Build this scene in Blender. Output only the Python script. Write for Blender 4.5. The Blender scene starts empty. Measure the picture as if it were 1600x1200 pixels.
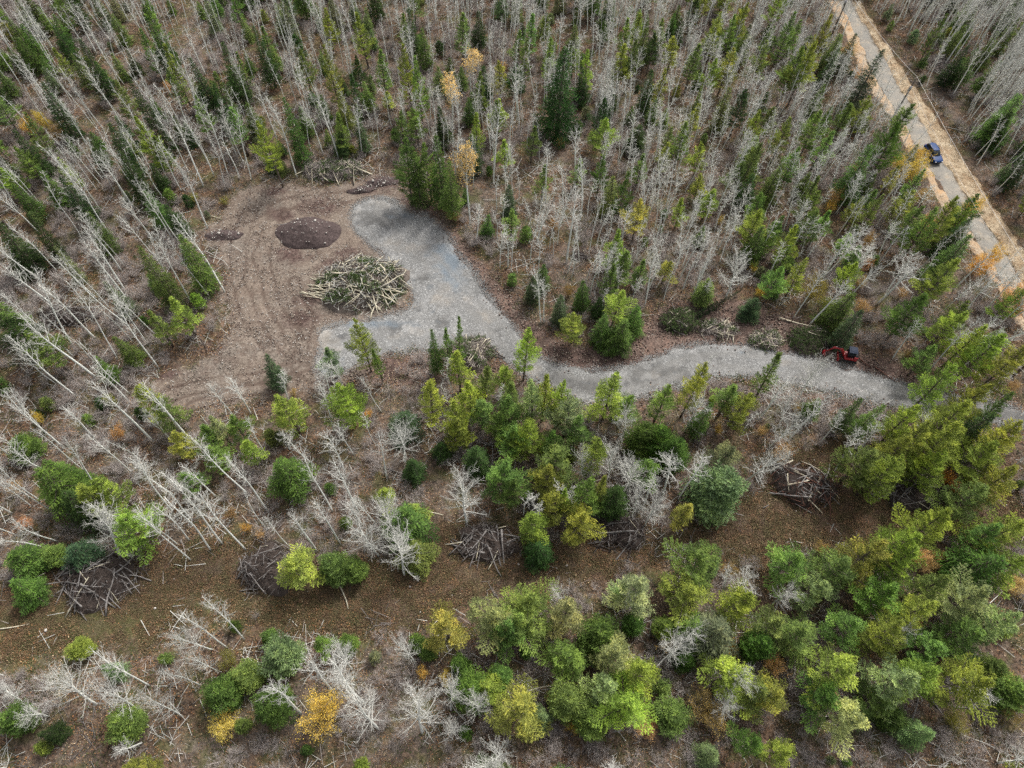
import bpy, math, random
import numpy as np
from mathutils import Matrix, Vector, Euler
from mathutils.geometry import delaunay_2d_cdt

R = random.Random(11)
NR = np.random.default_rng(11)
SC = bpy.context.scene
COL = SC.collection

# ------------------------------------------------------------------ camera
CAM_H = 76.0
FPX = 1067.0                       # focal length in photograph pixels (1600 wide)
n_c = Vector((-20.0, -620.0, -FPX)).normalized()      # where straight down lies in camera space
f_c = Vector((0, 0, -1))
up_w = -n_c
fwd = (f_c - up_w * f_c.dot(up_w)).normalized()
rgt = fwd.cross(up_w)
RC = Matrix((rgt, fwd, up_w))      # camera space -> world
cam = bpy.data.objects.new('camera', bpy.data.cameras.new('camera'))
COL.objects.link(cam)
cam.matrix_world = Matrix.Translation((0, 0, CAM_H)) @ RC.to_4x4()
cam.data.sensor_width = 36.0
cam.data.lens = 36.0 * FPX / 1600.0
cam.data.clip_start = 0.5
cam.data.clip_end = 6000
SC.camera = cam

# ------------------------------------------------------------------ light
SUN_EL, SUN_AZ = math.radians(52), math.radians(35)   # high soft sun under thin cloud
w = bpy.data.worlds.new("World"); SC.world = w; w.use_nodes = True
nt = w.node_tree; nt.nodes.clear()
sky = nt.nodes.new('ShaderNodeTexSky'); sky.sky_type = 'NISHITA'; sky.sun_disc = False
sky.sun_elevation = SUN_EL; sky.sun_rotation = SUN_AZ; sky.dust_density = 6.0; sky.air_density = 1.0; sky.ozone_density = 1.0
hs = nt.nodes.new('ShaderNodeHueSaturation'); hs.inputs['Saturation'].default_value = 0.30
bg = nt.nodes.new('ShaderNodeBackground'); bg.inputs['Strength'].default_value = 0.095
wo = nt.nodes.new('ShaderNodeOutputWorld')
nt.links.new(sky.outputs[0], hs.inputs['Color']); nt.links.new(hs.outputs[0], bg.inputs['Color']); nt.links.new(bg.outputs[0], wo.inputs[0])
sl = bpy.data.lights.new('sun', 'SUN'); sl.energy = 1.5; sl.angle = math.radians(11); sl.color = (1.0, 0.965, 0.91)
so = bpy.data.objects.new('sun', sl); COL.objects.link(so)
so.rotation_euler = Euler((math.pi/2 - SUN_EL, 0, math.pi - SUN_AZ))
SC.view_settings.view_transform = 'Standard'; SC.view_settings.look = 'None'
SC.view_settings.exposure = 1.17; SC.view_settings.gamma = 1.0
SC.view_settings.use_curve_mapping = False
SC.cycles.use_denoising = False; SC.cycles.sample_clamp_indirect = 4.0; SC.cycles.sample_clamp_direct = 6.0; SC.cycles.max_bounces = 5; SC.cycles.diffuse_bounces = 3; SC.cycles.transparent_max_bounces = 4

# ------------------------------------------------------------------ pixels <-> ground
def terrain(x, y):
    return (0.16*np.sin(x*0.11+1.3)*np.cos(y*0.083+.4) + 0.12*np.sin(x*0.047-y*0.06) + 0.07*np.sin(x*.31+y*.23+2.)*np.cos(y*.27-x*.12))
def at(px, py, z=0.0):
    d = RC @ Vector((px-800.0, 600.0-py, -FPX))
    t = (CAM_H - z) / -d.z
    return Vector((d.x*t, d.y*t, z))
def to_px(p):
    q = RC.transposed() @ (Vector(p) - Vector((0, 0, CAM_H)))
    return (800 + FPX*q.x/-q.z, 600 - FPX*q.y/-q.z)
RCn = np.array(RC)
def to_px_np(x, y, z=0.0):
    P = np.stack([x, y, np.zeros_like(x)+z-CAM_H], -1) @ RCn
    return 800 + FPX*P[..., 0]/-P[..., 2], 600 - FPX*P[..., 1]/-P[..., 2]
def outline(pts):
    return np.array([tuple(at(a, b)[:2]) for a, b in pts])
def sdist(x, y, poly):
    """signed distance to a polygon, negative inside"""
    x = np.asarray(x, float); y = np.asarray(y, float)
    d2 = np.full(x.shape, 1e18); ins = np.zeros(x.shape, bool)
    n = len(poly)
    for i in range(n):
        ax, ay = poly[i]; bx, by = poly[(i+1) % n]
        ex, ey = bx-ax, by-ay
        t = np.clip(((x-ax)*ex+(y-ay)*ey)/(ex*ex+ey*ey+1e-12), 0, 1)
        d2 = np.minimum(d2, (x-ax-t*ex)**2+(y-ay-t*ey)**2)
        c = ((ay > y) != (by > y)) & (x < ex*(y-ay)/((by-ay) if by != ay else 1e-9)+ax)
        ins ^= c
    return np.where(ins, -1, 1)*np.sqrt(d2)

P_DRIVE = [(549,335),(556,319),(575,311),(600,309),(618,315),(632,330),(650,337),(665,335),(680,348),(700,370),(715,393),(730,413),(745,437),(760,460),(780,483),(798,505),(812,525),(830,547),(855,564),(885,573),(915,578),(945,577),(975,573),(1000,565),(1030,553),(1060,543),(1095,538),(1130,537),(1165,540),(1200,547),(1240,552),(1280,562),(1320,574),(1360,585),(1400,597),(1430,603),(1470,612),(1520,623),(1560,632),(1600,640),(1680,652),
 (1680,682),(1600,665),(1560,660),(1530,656),(1480,650),(1430,645),(1380,634),(1340,623),(1300,613),(1260,603),(1220,597),(1180,590),(1140,588),(1100,592),(1060,603),(1030,613),(1000,622),(960,632),(915,630),(880,615),(850,602),(815,583),(790,566),(772,546),(748,532),(722,530),(695,544),(660,548),(620,552),(590,558),(560,572),(525,590),(500,592),(497,575),(500,545),(500,517),(530,505),(570,500),(600,497),(625,490),(640,478),(648,465),(644,452),(630,438),(615,420),(600,402),(586,388),(574,375),(560,365),(551,350)]
P_CLEAR = [(372,300),(400,292),(440,284),(470,286),(510,290),(560,280),(590,262),(612,270),(628,292),(660,325),(700,360),(660,420),(640,470),(600,560),(560,600),(500,612),(440,622),(380,630),(300,650),(255,655),(235,630),(228,600),(262,580),(300,572),(335,552),(352,520),(355,490),(340,460),(350,430),(340,400),(322,385),(312,362),(340,340),(352,318)]
P_STRIP = [(640,300),(690,338),(738,398),(790,448),(826,498),(868,530),(930,546),(992,524),(1026,482),(1060,468),(1110,474),(1160,468),(1200,482),(1260,502),(1300,532),(1380,556),(1440,584),(1450,612),(1300,600),(1200,585),(1100,585),(1000,612),(930,610),(860,590),(800,545),(700,420),(650,330)]
P_STRIP2 = [(480,590),(560,560),(700,535),(790,560),(900,625),(960,640),(1040,618),(1110,592),(1300,614),(1420,645),(1400,668),(1300,650),(1200,625),(1120,612),(1040,640),(960,650),(890,640),(800,590),(700,590),(640,610),(560,600),(500,612)]
P_CORR = [(-80,925),(60,900),(120,880),(210,872),(300,862),(380,850),(450,880),(560,890),(640,880),(660,800),(700,830),(800,822),(850,850),(950,830),(1050,828),(1120,800),(1190,760),(1200,720),(1300,690),(1330,700),(1330,760),(1480,740),(1540,740),(1600,790),(1700,800),(1700,850),(1560,850),(1420,830),(1330,850),(1240,868),(1180,888),(1050,862),(960,898),(850,918),(760,915),(700,940),(640,980),(560,985),(480,975),(400,960),(300,955),(240,1000),(100,1000),(-80,1040)]
P_MOSS = [(-60,970),(120,925),(330,925),(470,925),(560,945),(540,975),(430,970),(330,965),(220,1000),(60,1040),(-60,1060)]
P_ROAD = [(1306, 0), (1341, 66), (1363, 116), (1376, 141), (1396, 170), (1415, 200), (1429, 228), (1445, 258), (1465, 285), (1479, 310), (1501, 345), (1537, 395), (1563, 440), (1600, 500), (1655, 585), (1708, 660), (1760, 650), (1704, 585), (1643, 500), (1600, 440), (1577, 395), (1541, 345), (1512, 304), (1498, 283), (1485, 262), (1469, 240), (1450, 200), (1432, 170), (1408, 135), (1394, 108), (1370, 66), (1331, 0)]
P_VERGE = [(1324, 0), (1363, 66), (1387, 108), (1401, 135), (1425, 170), (1443, 200), (1462, 240), (1478, 262), (1491, 283), (1505, 304), (1534, 345), (1570, 395), (1593, 440), (1636, 500), (1697, 585), (1753, 650), (1800, 650), (1738, 585), (1678, 500), (1637, 440), (1608, 395), (1574, 345), (1544, 304), (1530, 283), (1517, 262), (1504, 240), (1479, 200), (1458, 170), (1428, 130), (1412, 104), (1386, 66), (1347, 0)]
P_SHOULDER = [(1289, 0), (1324, 66), (1346, 116), (1359, 141), (1379, 170), (1398, 200), (1412, 228), (1428, 258), (1448, 285), (1462, 310), (1484, 345), (1520, 395), (1546, 440), (1583, 500), (1638, 585), (1691, 660), (1714, 660), (1661, 585), (1606, 500), (1569, 440), (1543, 395), (1507, 345), (1485, 310), (1471, 285), (1451, 258), (1435, 228), (1421, 200), (1402, 170), (1382, 141), (1369, 116), (1347, 66), (1312, 0)]
G = {k: outline(v) for k, v in dict(drive=P_DRIVE, clear=P_CLEAR, strip=P_STRIP, strip2=P_STRIP2, corr=P_CORR, moss=P_MOSS, road=P_ROAD, verge=P_VERGE, shoulder=P_SHOULDER).items()}

# ------------------------------------------------------------------ tags
def tag(o, label=None, cat=None, group=None, kind=None):
    if label: o['label'] = label
    if cat: o['category'] = cat
    if group: o['group'] = group
    if kind: o['kind'] = kind
    return o
def empty(name, loc, rz=0, parent=None):
    o = bpy.data.objects.new(name, None); COL.objects.link(o)
    o.location = loc; o.rotation_euler = (0, 0, rz); o.empty_display_size = .3
    if parent: o.parent = parent
    return o

# ------------------------------------------------------------------ mesh batches
class MB:
    def __init__(s): s.v = []; s.f3 = []; s.f4 = []; s.a = []; s.n = 0
    def add(s, v, f3=None, f4=None, val=None):
        v = np.asarray(v, float).reshape(-1, 3)
        if f3 is not None and len(f3): s.f3.append(np.asarray(f3, int)+s.n)
        if f4 is not None and len(f4): s.f4.append(np.asarray(f4, int)+s.n)
        s.v.append(v)
        s.a.append(np.full(len(v), .5) if val is None else np.broadcast_to(np.asarray(val, float), (len(v),)))
        s.n += len(v)
    def segs(s, p0, p1, r0, r1, sides=3, val=None):
        """straight tapered prisms, vectorised"""
        p0 = np.atleast_2d(p0).astype(float); p1 = np.atleast_2d(p1).astype(float); m = len(p0)
        if m == 0: return
        r0 = np.broadcast_to(r0, (m,)).astype(float); r1 = np.broadcast_to(r1, (m,)).astype(float)
        d = p1-p0; d = d/(np.linalg.norm(d, axis=1, keepdims=True)+1e-9)
        ref = np.where(np.abs(d[:, 2:3]) > .9, np.array([[1., 0, 0]]), np.array([[0, 0, 1.]]))
        u = np.cross(d, ref); u /= np.linalg.norm(u, axis=1, keepdims=True)+1e-9
        q = np.cross(d, u)
        an = np.arange(sides)*2*math.pi/sides
        ring = u[:, None]*np.cos(an)[None, :, None] + q[:, None]*np.sin(an)[None, :, None]
        V = np.concatenate([p0[:, None]+ring*r0[:, None, None], p1[:, None]+ring*r1[:, None, None]], 1)
        b = np.arange(m)[:, None]*2*sides; k = np.arange(sides); k2 = (k+1) % sides
        F = np.stack([b+k, b+k2, b+k2+sides, b+k+sides], -1).reshape(-1, 4)
        vv = None if val is None else np.repeat(np.broadcast_to(val, (m,)), 2*sides)
        s.add(V.reshape(-1, 3), f4=F, val=vv)
    def tube(s, pts, rad, sides=6, cap=True, val=None):
        pts = np.asarray(pts, float); n = len(pts); rad = np.broadcast_to(rad, (n,)).astype(float)
        d = np.gradient(pts, axis=0); d /= np.linalg.norm(d, axis=1, keepdims=True)+1e-9
        m = np.abs(d.mean(0)); ref = np.array([[0, 0, 1.]]) if m[2] < .8 else np.array([[1., 0, 0]])
        u = np.cross(d, ref); u /= np.linalg.norm(u, axis=1, keepdims=True)+1e-9
        q = np.cross(d, u)
        an = np.arange(sides)*2*math.pi/sides
        V = pts[:, None] + (u[:, None]*np.cos(an)[None, :, None]+q[:, None]*np.sin(an)[None, :, None])*rad[:, None, None]
        b = np.arange(n-1)[:, None]*sides; k = np.arange(sides); k2 = (k+1) % sides
        F = np.stack([b+k, b+k2, b+k2+sides, b+k+sides], -1).reshape(-1, 4)
        f3 = None; V = V.reshape(-1, 3)
        if cap:
            V = np.concatenate([V, pts[:1], pts[-1:]])
            c0, c1 = n*sides, n*sides+1; e = (n-1)*sides
            f3 = np.concatenate([np.stack([k2, k, np.full(sides, c0)], -1), np.stack([e+k, e+k2, np.full(sides, c1)], -1)])
        s.add(V, f3=f3, f4=F, val=val)
    def blades(s, p, d, wd, val=None):
        """one triangle per needle or leaf: p root, d vector to the tip"""
        p = np.asarray(p, float); d = np.asarray(d, float); m = len(p)
        if m == 0: return
        side = np.cross(d, NR.normal(size=(m, 3))); side /= np.linalg.norm(side, axis=1, keepdims=True)+1e-9
        wd = np.broadcast_to(wd, (m,))[:, None]
        V = np.stack([p-side*wd*.5, p+side*wd*.5, p+d], 1).reshape(-1, 3)
        vv = None if val is None else np.repeat(np.broadcast_to(val, (m,)), 3)
        s.add(V, f3=np.arange(3*m).reshape(-1, 3), val=vv)
    def leaves(s, p, size, val=None):
        """small tilted quads"""
        m = len(p)
        a = NR.normal(size=(m, 3)); a[:, 2] *= .5; a /= np.linalg.norm(a, axis=1, keepdims=True)
        b = np.cross(a, NR.normal(size=(m, 3))); b /= np.linalg.norm(b, axis=1, keepdims=True)+1e-9
        size = np.broadcast_to(size, (m,))[:, None]*.5
        V = np.stack([p-a*size, p+b*size*.8, p+a*size, p-b*size*.8], 1).reshape(-1, 3)
        vv = None if val is None else np.repeat(np.broadcast_to(val, (m,)), 4)
        s.add(V, f4=np.arange(4*m).reshape(-1, 4), val=vv)
    def box(s, c, sz, rz=0., ry=0., rx=0., taper=1., val=None):
        x, y, z = [q*.5 for q in sz]
        V = np.array([(-x,-y,-z),(x,-y,-z),(x,y,-z),(-x,y,-z),(-x*taper,-y*taper,z),(x*taper,-y*taper,z),(x*taper,y*taper,z),(-x*taper,y*taper,z)])
        M = np.array(Euler((rx, ry, rz)).to_matrix())
        s.add(V@M.T+np.array(c), f4=[(0,3,2,1),(4,5,6,7),(0,1,5,4),(1,2,6,5),(2,3,7,6),(3,0,4,7)], val=val)
    def mesh(s, name, smooth=False):
        me = bpy.data.meshes.new(name)
        V = np.concatenate(s.v) if s.v else np.zeros((0, 3))
        f3 = np.concatenate(s.f3) if s.f3 else np.zeros((0, 3), int)
        f4 = np.concatenate(s.f4) if s.f4 else np.zeros((0, 4), int)
        nl = len(f3)*3+len(f4)*4
        me.vertices.add(len(V)); me.vertices.foreach_set('co', V.astype(np.float32).ravel())
        me.loops.add(nl); me.loops.foreach_set('vertex_index', np.concatenate([f3.ravel(), f4.ravel()]).astype(np.int32))
        me.polygons.add(len(f3)+len(f4))
        st = np.concatenate([np.arange(len(f3))*3, len(f3)*3+np.arange(len(f4))*4]).astype(np.int32)
        me.polygons.foreach_set('loop_start', st)
        me.update(calc_edges=True)
        at_ = me.attributes.new('tone', 'FLOAT', 'POINT')
        if len(V): at_.data.foreach_set('value', np.concatenate(s.a).astype(np.float32))
        if smooth: me.polygons.foreach_set('use_smooth', np.ones(len(me.polygons), bool))
        return me
    def build(s, name, mat, parent=None, smooth=False, link=True):
        me = s.mesh(name, smooth); me.materials.append(mat)
        o = bpy.data.objects.new(name, me)
        if link: COL.objects.link(o)
        if parent: o.parent = parent
        return o

# ------------------------------------------------------------------ materials
class NB:
    """tiny node builder"""
    def __init__(s, name, rough=.9, spec=.1):
        s.m = bpy.data.materials.new(name); s.m.use_nodes = True; s.t = s.m.node_tree; s.t.nodes.clear()
        s.out = s.t.nodes.new('ShaderNodeOutputMaterial'); s.b = s.t.nodes.new('ShaderNodeBsdfPrincipled')
        s.b.inputs['Roughness'].default_value = rough; s.b.inputs['Specular IOR Level'].default_value = spec
        s.t.links.new(s.b.outputs[0], s.out.inputs[0])
    def n(s, t, **k):
        q = s.t.nodes.new(t)
        for a, v in k.items(): setattr(q, a, v)
        return q
    def L(s, a, b): s.t.links.new(a, b)
    def setin(s, sock, v):
        if isinstance(v, (int, float, tuple)): sock.default_value = v if not (isinstance(v, tuple) and len(v) == 3 and len(sock.default_value) == 4) else (*v, 1)
        else: s.L(v, sock)
    def pos(s):
        return s.n('ShaderNodeNewGeometry').outputs['Position']
    def objco(s):
        return s.n('ShaderNodeTexCoord').outputs['Object']
    def noise(s, vec, scale, detail=4, rough=.6, dist=0.):
        q = s.n('ShaderNodeTexNoise'); s.L(vec, q.inputs['Vector']); q.inputs['Scale'].default_value = scale
        q.inputs['Detail'].default_value = detail; q.inputs['Roughness'].default_value = rough; q.inputs['Distortion'].default_value = dist
        return q.outputs[0]
    def voro(s, vec, scale, out='Distance', feature='F1'):
        q = s.n('ShaderNodeTexVoronoi', feature=feature); s.L(vec, q.inputs['Vector']); q.inputs['Scale'].default_value = scale
        return q.outputs[out]
    def ramp(s, v, lo, hi, a=0., b=1.):
        q = s.n('ShaderNodeMapRange'); q.clamp = True; s.L(v, q.inputs[0])
        for i, x in ((1, lo), (2, hi), (3, a), (4, b)): q.inputs[i].default_value = x
        return q.outputs[0]
    def math(s, op, a, b=0.):
        q = s.n('ShaderNodeMath', operation=op); s.setin(q.inputs[0], a); s.setin(q.inputs[1], b); return q.outputs[0]
    def mix(s, f, a, b, mode='MIX'):
        q = s.n('ShaderNodeMix', data_type='RGBA', blend_type=mode); s.setin(q.inputs[0], f); s.setin(q.inputs[6], a); s.setin(q.inputs[7], b); return q.outputs[2]
    def attr(s, name, out='Fac'):
        q = s.n('ShaderNodeAttribute', attribute_name=name); return q.outputs[out]
    def stretch(s, vec, sc, rz=0.):
        q = s.n('ShaderNodeMapping'); s.L(vec, q.inputs[0]); q.inputs['Scale'].default_value = sc; q.inputs['Rotation'].default_value = (0, 0, rz); return q.outputs[0]
    def bump(s, h, strength=.5, dist=.05):
        q = s.n('ShaderNodeBump'); s.L(h, q.inputs['Height']); q.inputs['Strength'].default_value = strength; q.inputs['Distance'].default_value = dist
        s.L(q.outputs[0], s.b.inputs['Normal'])
    def done(s, col):
        s.setin(s.b.inputs['Base Color'], col); return s.m

def m_foliage(name, yellow=(1.18, 1.1, .95), amount=.55):
    b = NB(name, .75, .15)
    oi = b.n('ShaderNodeObjectInfo')
    t = b.attr('tone')
    k = b.ramp(t, 0, 1, .5, 1.6)
    base = b.mix(1.0, oi.outputs['Color'], b.mix(b.ramp(t, .35, 1.), (.95, 1., 1.05), yellow), 'MULTIPLY')
    q = b.n('ShaderNodeVectorMath', operation='SCALE'); b.L(base, q.inputs[0]); b.L(k, q.inputs['Scale'])
    r = b.ramp(oi.outputs['Random'], 0, 1, .82, 1.2)
    q2 = b.n('ShaderNodeVectorMath', operation='SCALE'); b.L(q.outputs[0], q2.inputs[0]); b.L(r, q2.inputs['Scale'])
    b.done(q2.outputs[0])
    tr = b.n('ShaderNodeBsdfTranslucent'); b.L(q2.outputs[0], tr.inputs[0])
    mx = b.n('ShaderNodeMixShader'); mx.inputs[0].default_value = .34
    b.L(b.b.outputs[0], mx.inputs[1]); b.L(tr.outputs[0], mx.inputs[2]); b.L(mx.outputs[0], b.out.inputs[0])
    return b.m
M_NEEDLE = m_foliage('needles')
M_LEAF = m_foliage('autumn_leaves', (1.15, 1.1, .8))
def m_litter(name, col):
    b = NB(name, .9, .05); k = b.ramp(b.attr('tone'), 0, 1, .5, 1.5); q = b.n('ShaderNodeVectorMath', operation='SCALE')
    q.inputs[0].default_value = col; b.L(k, q.inputs['Scale']); return b.done(q.outputs[0])

def m_bark(name, c1, c2, dark, spots=.45):
    b = NB(name, .85, .1)
    oi = b.n('ShaderNodeObjectInfo'); v = b.pos()
    n1 = b.noise(v, 3., 3); n2 = b.noise(b.stretch(v, (9, 9, 5)), 1.2, 3)
    c = b.mix(b.ramp(n1, .35, .65), c1, c2)
    c = b.mix(b.ramp(n2, .62-.12*spots, .72, 0, .8), c, dark)
    c = b.mix(b.ramp(oi.outputs['Random'], .3, 1, 0., .4), c, tuple(x*.6 for x in c1))
    return b.done(c)
M_ASPEN = m_bark('pale_aspen_bark', (.80, .82, .76), (.70, .71, .66), (.16, .15, .14))
M_TWIG = m_bark('pale_aspen_twigs', (.62, .62, .57), (.50, .49, .45), (.32, .30, .27), .3)
M_PINEBARK = m_bark('grey_brown_bark', (.12, .095, .08), (.17, .145, .125), (.05, .04, .035))
M_BRUSH = m_bark('mauve_grey_brush_twigs', (.46, .41, .38), (.36, .32, .30), (.18, .14, .13), .3)
M_LOG_PALE = m_bark('fresh_pale_logs', (.55, .52, .40), (.46, .40, .30), (.17, .12, .09))
M_LOG_GREY = m_bark('weathered_grey_logs', (.25, .235, .225), (.17, .155, .145), (.06, .055, .05))
M_LOG_DARK = m_bark('dark_bark_logs', (.055, .044, .04), (.085, .066, .056), (.03, .025, .024))
M_LOG_RUST = m_bark('red_brown_logs', (.15, .075, .055), (.11, .055, .042), (.05, .035, .03))

def m_ground():
    b = NB('forest_floor', .95, .05); v = b.pos()
    big = b.noise(v, .09, 3); mid = b.noise(v, .55, 5, .65); fine = b.noise(v, 3.2, 6, .72, .4); vf = b.noise(v, 9., 4, .8)
    litter = b.mix(b.ramp(fine, .38, .64), (.017, .014, .011), (.165, .128, .10))
    litter = b.mix(b.ramp(mid, .42, .62, 0, .75), litter, b.mix(b.ramp(fine, .4, .62), (.042, .027, .02), (.20, .115, .07)))
    litter = b.mix(b.ramp(big, .45, .68, 0, .55), litter, b.mix(b.ramp(vf, .35, .65), (.075, .063, .052), (.28, .24, .205)))
    vo = b.voro(v, 2.3); litter = b.mix(b.ramp(vo, 0., .17, .8, 0), litter, (.50, .43, .36))
    litter = b.mix(b.ramp(b.voro(v, .8), .0, .35, .55, 0), litter, (.24, .155, .10))
    litter = b.mix(b.ramp(b.noise(v, 1.4, 5, .7), .54, .66, 0, .7), litter, (.032, .024, .019))
    gm = b.noise(v, .28, 4, .6); litter = b.mix(b.ramp(gm, .50, .64, 0, .75), litter, b.mix(b.ramp(fine, .35, .65), (.035, .042, .016), (.13, .13, .055)))
    jit = b.math('MULTIPLY', b.math('SUBTRACT', b.noise(v, .9, 5, .7), .5), 1.3)
    def mask(name, wd=.12):
        return b.ramp(b.math('ADD', b.attr(name), jit), .5-wd, .5+wd)
    # low brown scrub of the open corridor
    corr = b.mix(b.ramp(vf, .40, .62), (.022, .017, .013), (.155, .112, .082))
    corr = b.mix(b.ramp(mid, .42, .66, 0, .6), corr, b.mix(b.ramp(vf, .4, .6), (.085, .045, .032), (.24, .145, .10)))
    corr = b.mix(b.ramp(b.noise(v, 1.1, 5, .75), .50, .64, 0, .7), corr, (.020, .016, .012))
    corr = b.mix(b.ramp(gm, .48, .68, 0, .35), corr, b.mix(b.ramp(vf, .38, .62), (.035, .04, .017), (.15, .145, .075)))
    c = b.mix(mask('corr'), litter, corr)
    moss = b.mix(b.ramp(vf, .38, .62), (.032, .037, .014), (.125, .12, .052))
    c = b.mix(b.math('MULTIPLY', mask('moss', .2), b.ramp(mid, .35, .6, .35, .9)), c, moss)
    # dug soil beside the drive, purple brown
    soil = b.mix(b.ramp(fine, .36, .64), (.062, .043, .037), (.20, .145, .118))
    soil = b.mix(b.ramp(mid, .45, .62, 0, .7), soil, b.mix(b.ramp(vf, .35, .65), (.11, .068, .055), (.26, .175, .135)))
    tr = b.n('ShaderNodeTexWave', wave_type='BANDS'); b.L(b.stretch(v, (1, 1, 1), .6), tr.inputs[0]); tr.inputs['Scale'].default_value = .5; tr.inputs['Distortion'].default_value = 9; tr.inputs['Detail'].default_value = 3
    soil = b.mix(b.ramp(tr.outputs['Fac'], .7, .95, 0, .3), soil, (.07, .048, .045))
    c = b.mix(mask('strip'), c, soil)
    # bare compacted clay with crumbs and machine tracks
    clay = b.mix(b.ramp(fine, .36, .62), (.068, .056, .047), (.235, .203, .172))
    clay = b.mix(b.ramp(big, .4, .62, 0, .65), clay, b.mix(b.ramp(vf, .35, .65), (.12, .09, .07), (.28, .225, .175)))
    clay = b.mix(b.ramp(mid, .48, .62, 0, .6), clay, (.115, .085, .068))
    clay = b.mix(b.ramp(b.noise(v, .14, 5, .7), .46, .58, .5, 0), clay, b.mix(b.ramp(fine, .4, .6), (.10, .075, .06), (.23, .185, .15)))
    clay = b.mix(b.ramp(b.voro(v, 2.2), 0, .13, .9, 0), clay, (.58, .51, .44))
    cv = b.stretch(v, (1., .22, 1.), .5); tn = b.noise(cv, 1.6, 3); clay = b.mix(b.ramp(tn, .54, .62, 0, .22), clay, (.13, .095, .08))
    c = b.mix(mask('clear'), c, clay)
    c = b.mix(mask('dark', .2), c, b.mix(b.ramp(fine, .4, .62), (.05, .034, .03), (.13, .09, .078)))
    c = b.mix(b.ramp(b.math('MULTIPLY', b.attr('rut'), b.ramp(fine, .3, .6, .4, 1.2)), .25, .9, 0, .75), c, (.085, .06, .048))
    b.bump(b.math('ADD', fine, b.math('MULTIPLY', vf, .4)), .9, .10)
    return b.done(c)
def m_gravel():
    b = NB('crushed_grey_gravel', .92, .12); v = b.pos()
    fine = b.noise(v, 7., 5, .85); mid = b.noise(v, .7, 5, .65); big = b.noise(v, .17, 4, .6)
    st = b.voro(v, 8., 'Color'); sc = b.n('ShaderNodeSeparateColor'); b.L(st, sc.inputs[0])
    c = b.mix(b.ramp(fine, .36, .64), (.070, .070, .068), (.265, .264, .258))
    c = b.mix(b.ramp(sc.outputs[0], .75, 1., 0, .7), c, (.44, .44, .43))
    c = b.mix(b.ramp(sc.outputs[1], .8, 1., 0, .6), c, (.13, .125, .12))
    damp = b.math('ADD', b.attr('damp'), b.math('MULTIPLY', b.math('SUBTRACT', mid, .5), 2.2))
    c = b.mix(b.ramp(damp, .28, .58, 0, .72), c, (.075, .073, .07))
    c = b.mix(b.ramp(b.noise(v, .45, 5, .7), .48, .66, 0, .55), c, (.15, .146, .138))
    c = b.mix(b.ramp(b.noise(b.stretch(v, (1, 1, 1), .7), .33, 4, .7), .52, .68, 0, .45), c, (.34, .335, .325))
    blue = b.math('ADD', b.attr('blue'), b.math('MULTIPLY', b.math('SUBTRACT', mid, .5), 1.7))
    c = b.mix(b.ramp(blue, .15, .85, 0, .75), c, b.mix(b.ramp(fine, .38, .62), (.075, .10, .125), (.20, .24, .275)))
    c = b.mix(b.ramp(big, .56, .7, 0, .35), c, (.34, .29, .23))
    tv = b.stretch(v, (.25, 1.6, 1.), .22); c = b.mix(b.math('MULTIPLY', b.ramp(b.noise(v, .35, 3), .4, .6, .3, .85), b.attr('tracks')), c, b.mix(b.ramp(fine, .4, .6), (.13, .127, .12), (.24, .235, .225)))
    b.bump(fine, .9, .06)
    return b.done(c)
def m_simple(name, lo, hi, s1, s2=None, patch=None, bs=.6, bd=.06):
    b = NB(name, .93, .08); v = b.pos(); n1 = b.noise(v, s1, 5, .75)
    c = b.mix(b.ramp(n1, .36, .64), lo, hi)
    if patch: c = b.mix(b.ramp(b.noise(v, s2, 4, .65), .45, .65, 0, .8), c, patch)
    b.bump(n1, bs, bd)
    return b.done(c)
def m_plain(name, col, rough=.5, spec=.4, metal=0., grime=(.09, .07, .055), ga=.35):
    b = NB(name, rough, spec); b.b.inputs['Metallic'].default_value = metal
    n1 = b.noise(b.objco(), 3.5, 5, .7)
    return b.done(b.mix(b.ramp(n1, .5, .72, 0, ga), col, grime))
M_GROUND = m_ground(); M_GRAVEL = m_gravel()
def m_road():
    b = NB('worn_gravel_road', .9, .1); v = b.pos()
    f = b.noise(v, 5., 5, .8); m = b.noise(v, .35, 4, .6)
    c = b.mix(b.ramp(f, .36, .64), (.16, .148, .128), (.34, .31, .262))
    c = b.mix(b.ramp(m, .42, .62, 0, .7), c, (.175, .172, .162))
    c = b.mix(b.ramp(b.noise(v, .8, 4, .7), .55, .7, 0, .5), c, (.40, .32, .235))
    b.bump(f, .5, .04); return b.done(c)
M_ROAD = m_road()
M_VERGE = m_simple('dry_golden_grass', (.25, .195, .125), (.52, .43, .31), 4., .6, (.30, .21, .13), .9, .1)
M_SHOULDER = m_simple('sandy_shoulder', (.22, .165, .115), (.48, .39, .285), 4., .4, (.38, .24, .13))
M_MOUND = m_simple('purple_brown_topsoil', (.040, .030, .029), (.105, .080, .076), 4., 1.2, (.06, .045, .043), .9, .1)
M_STONE = m_simple('pale_stones', (.32, .29, .26), (.55, .52, .48), 6.)

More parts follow.
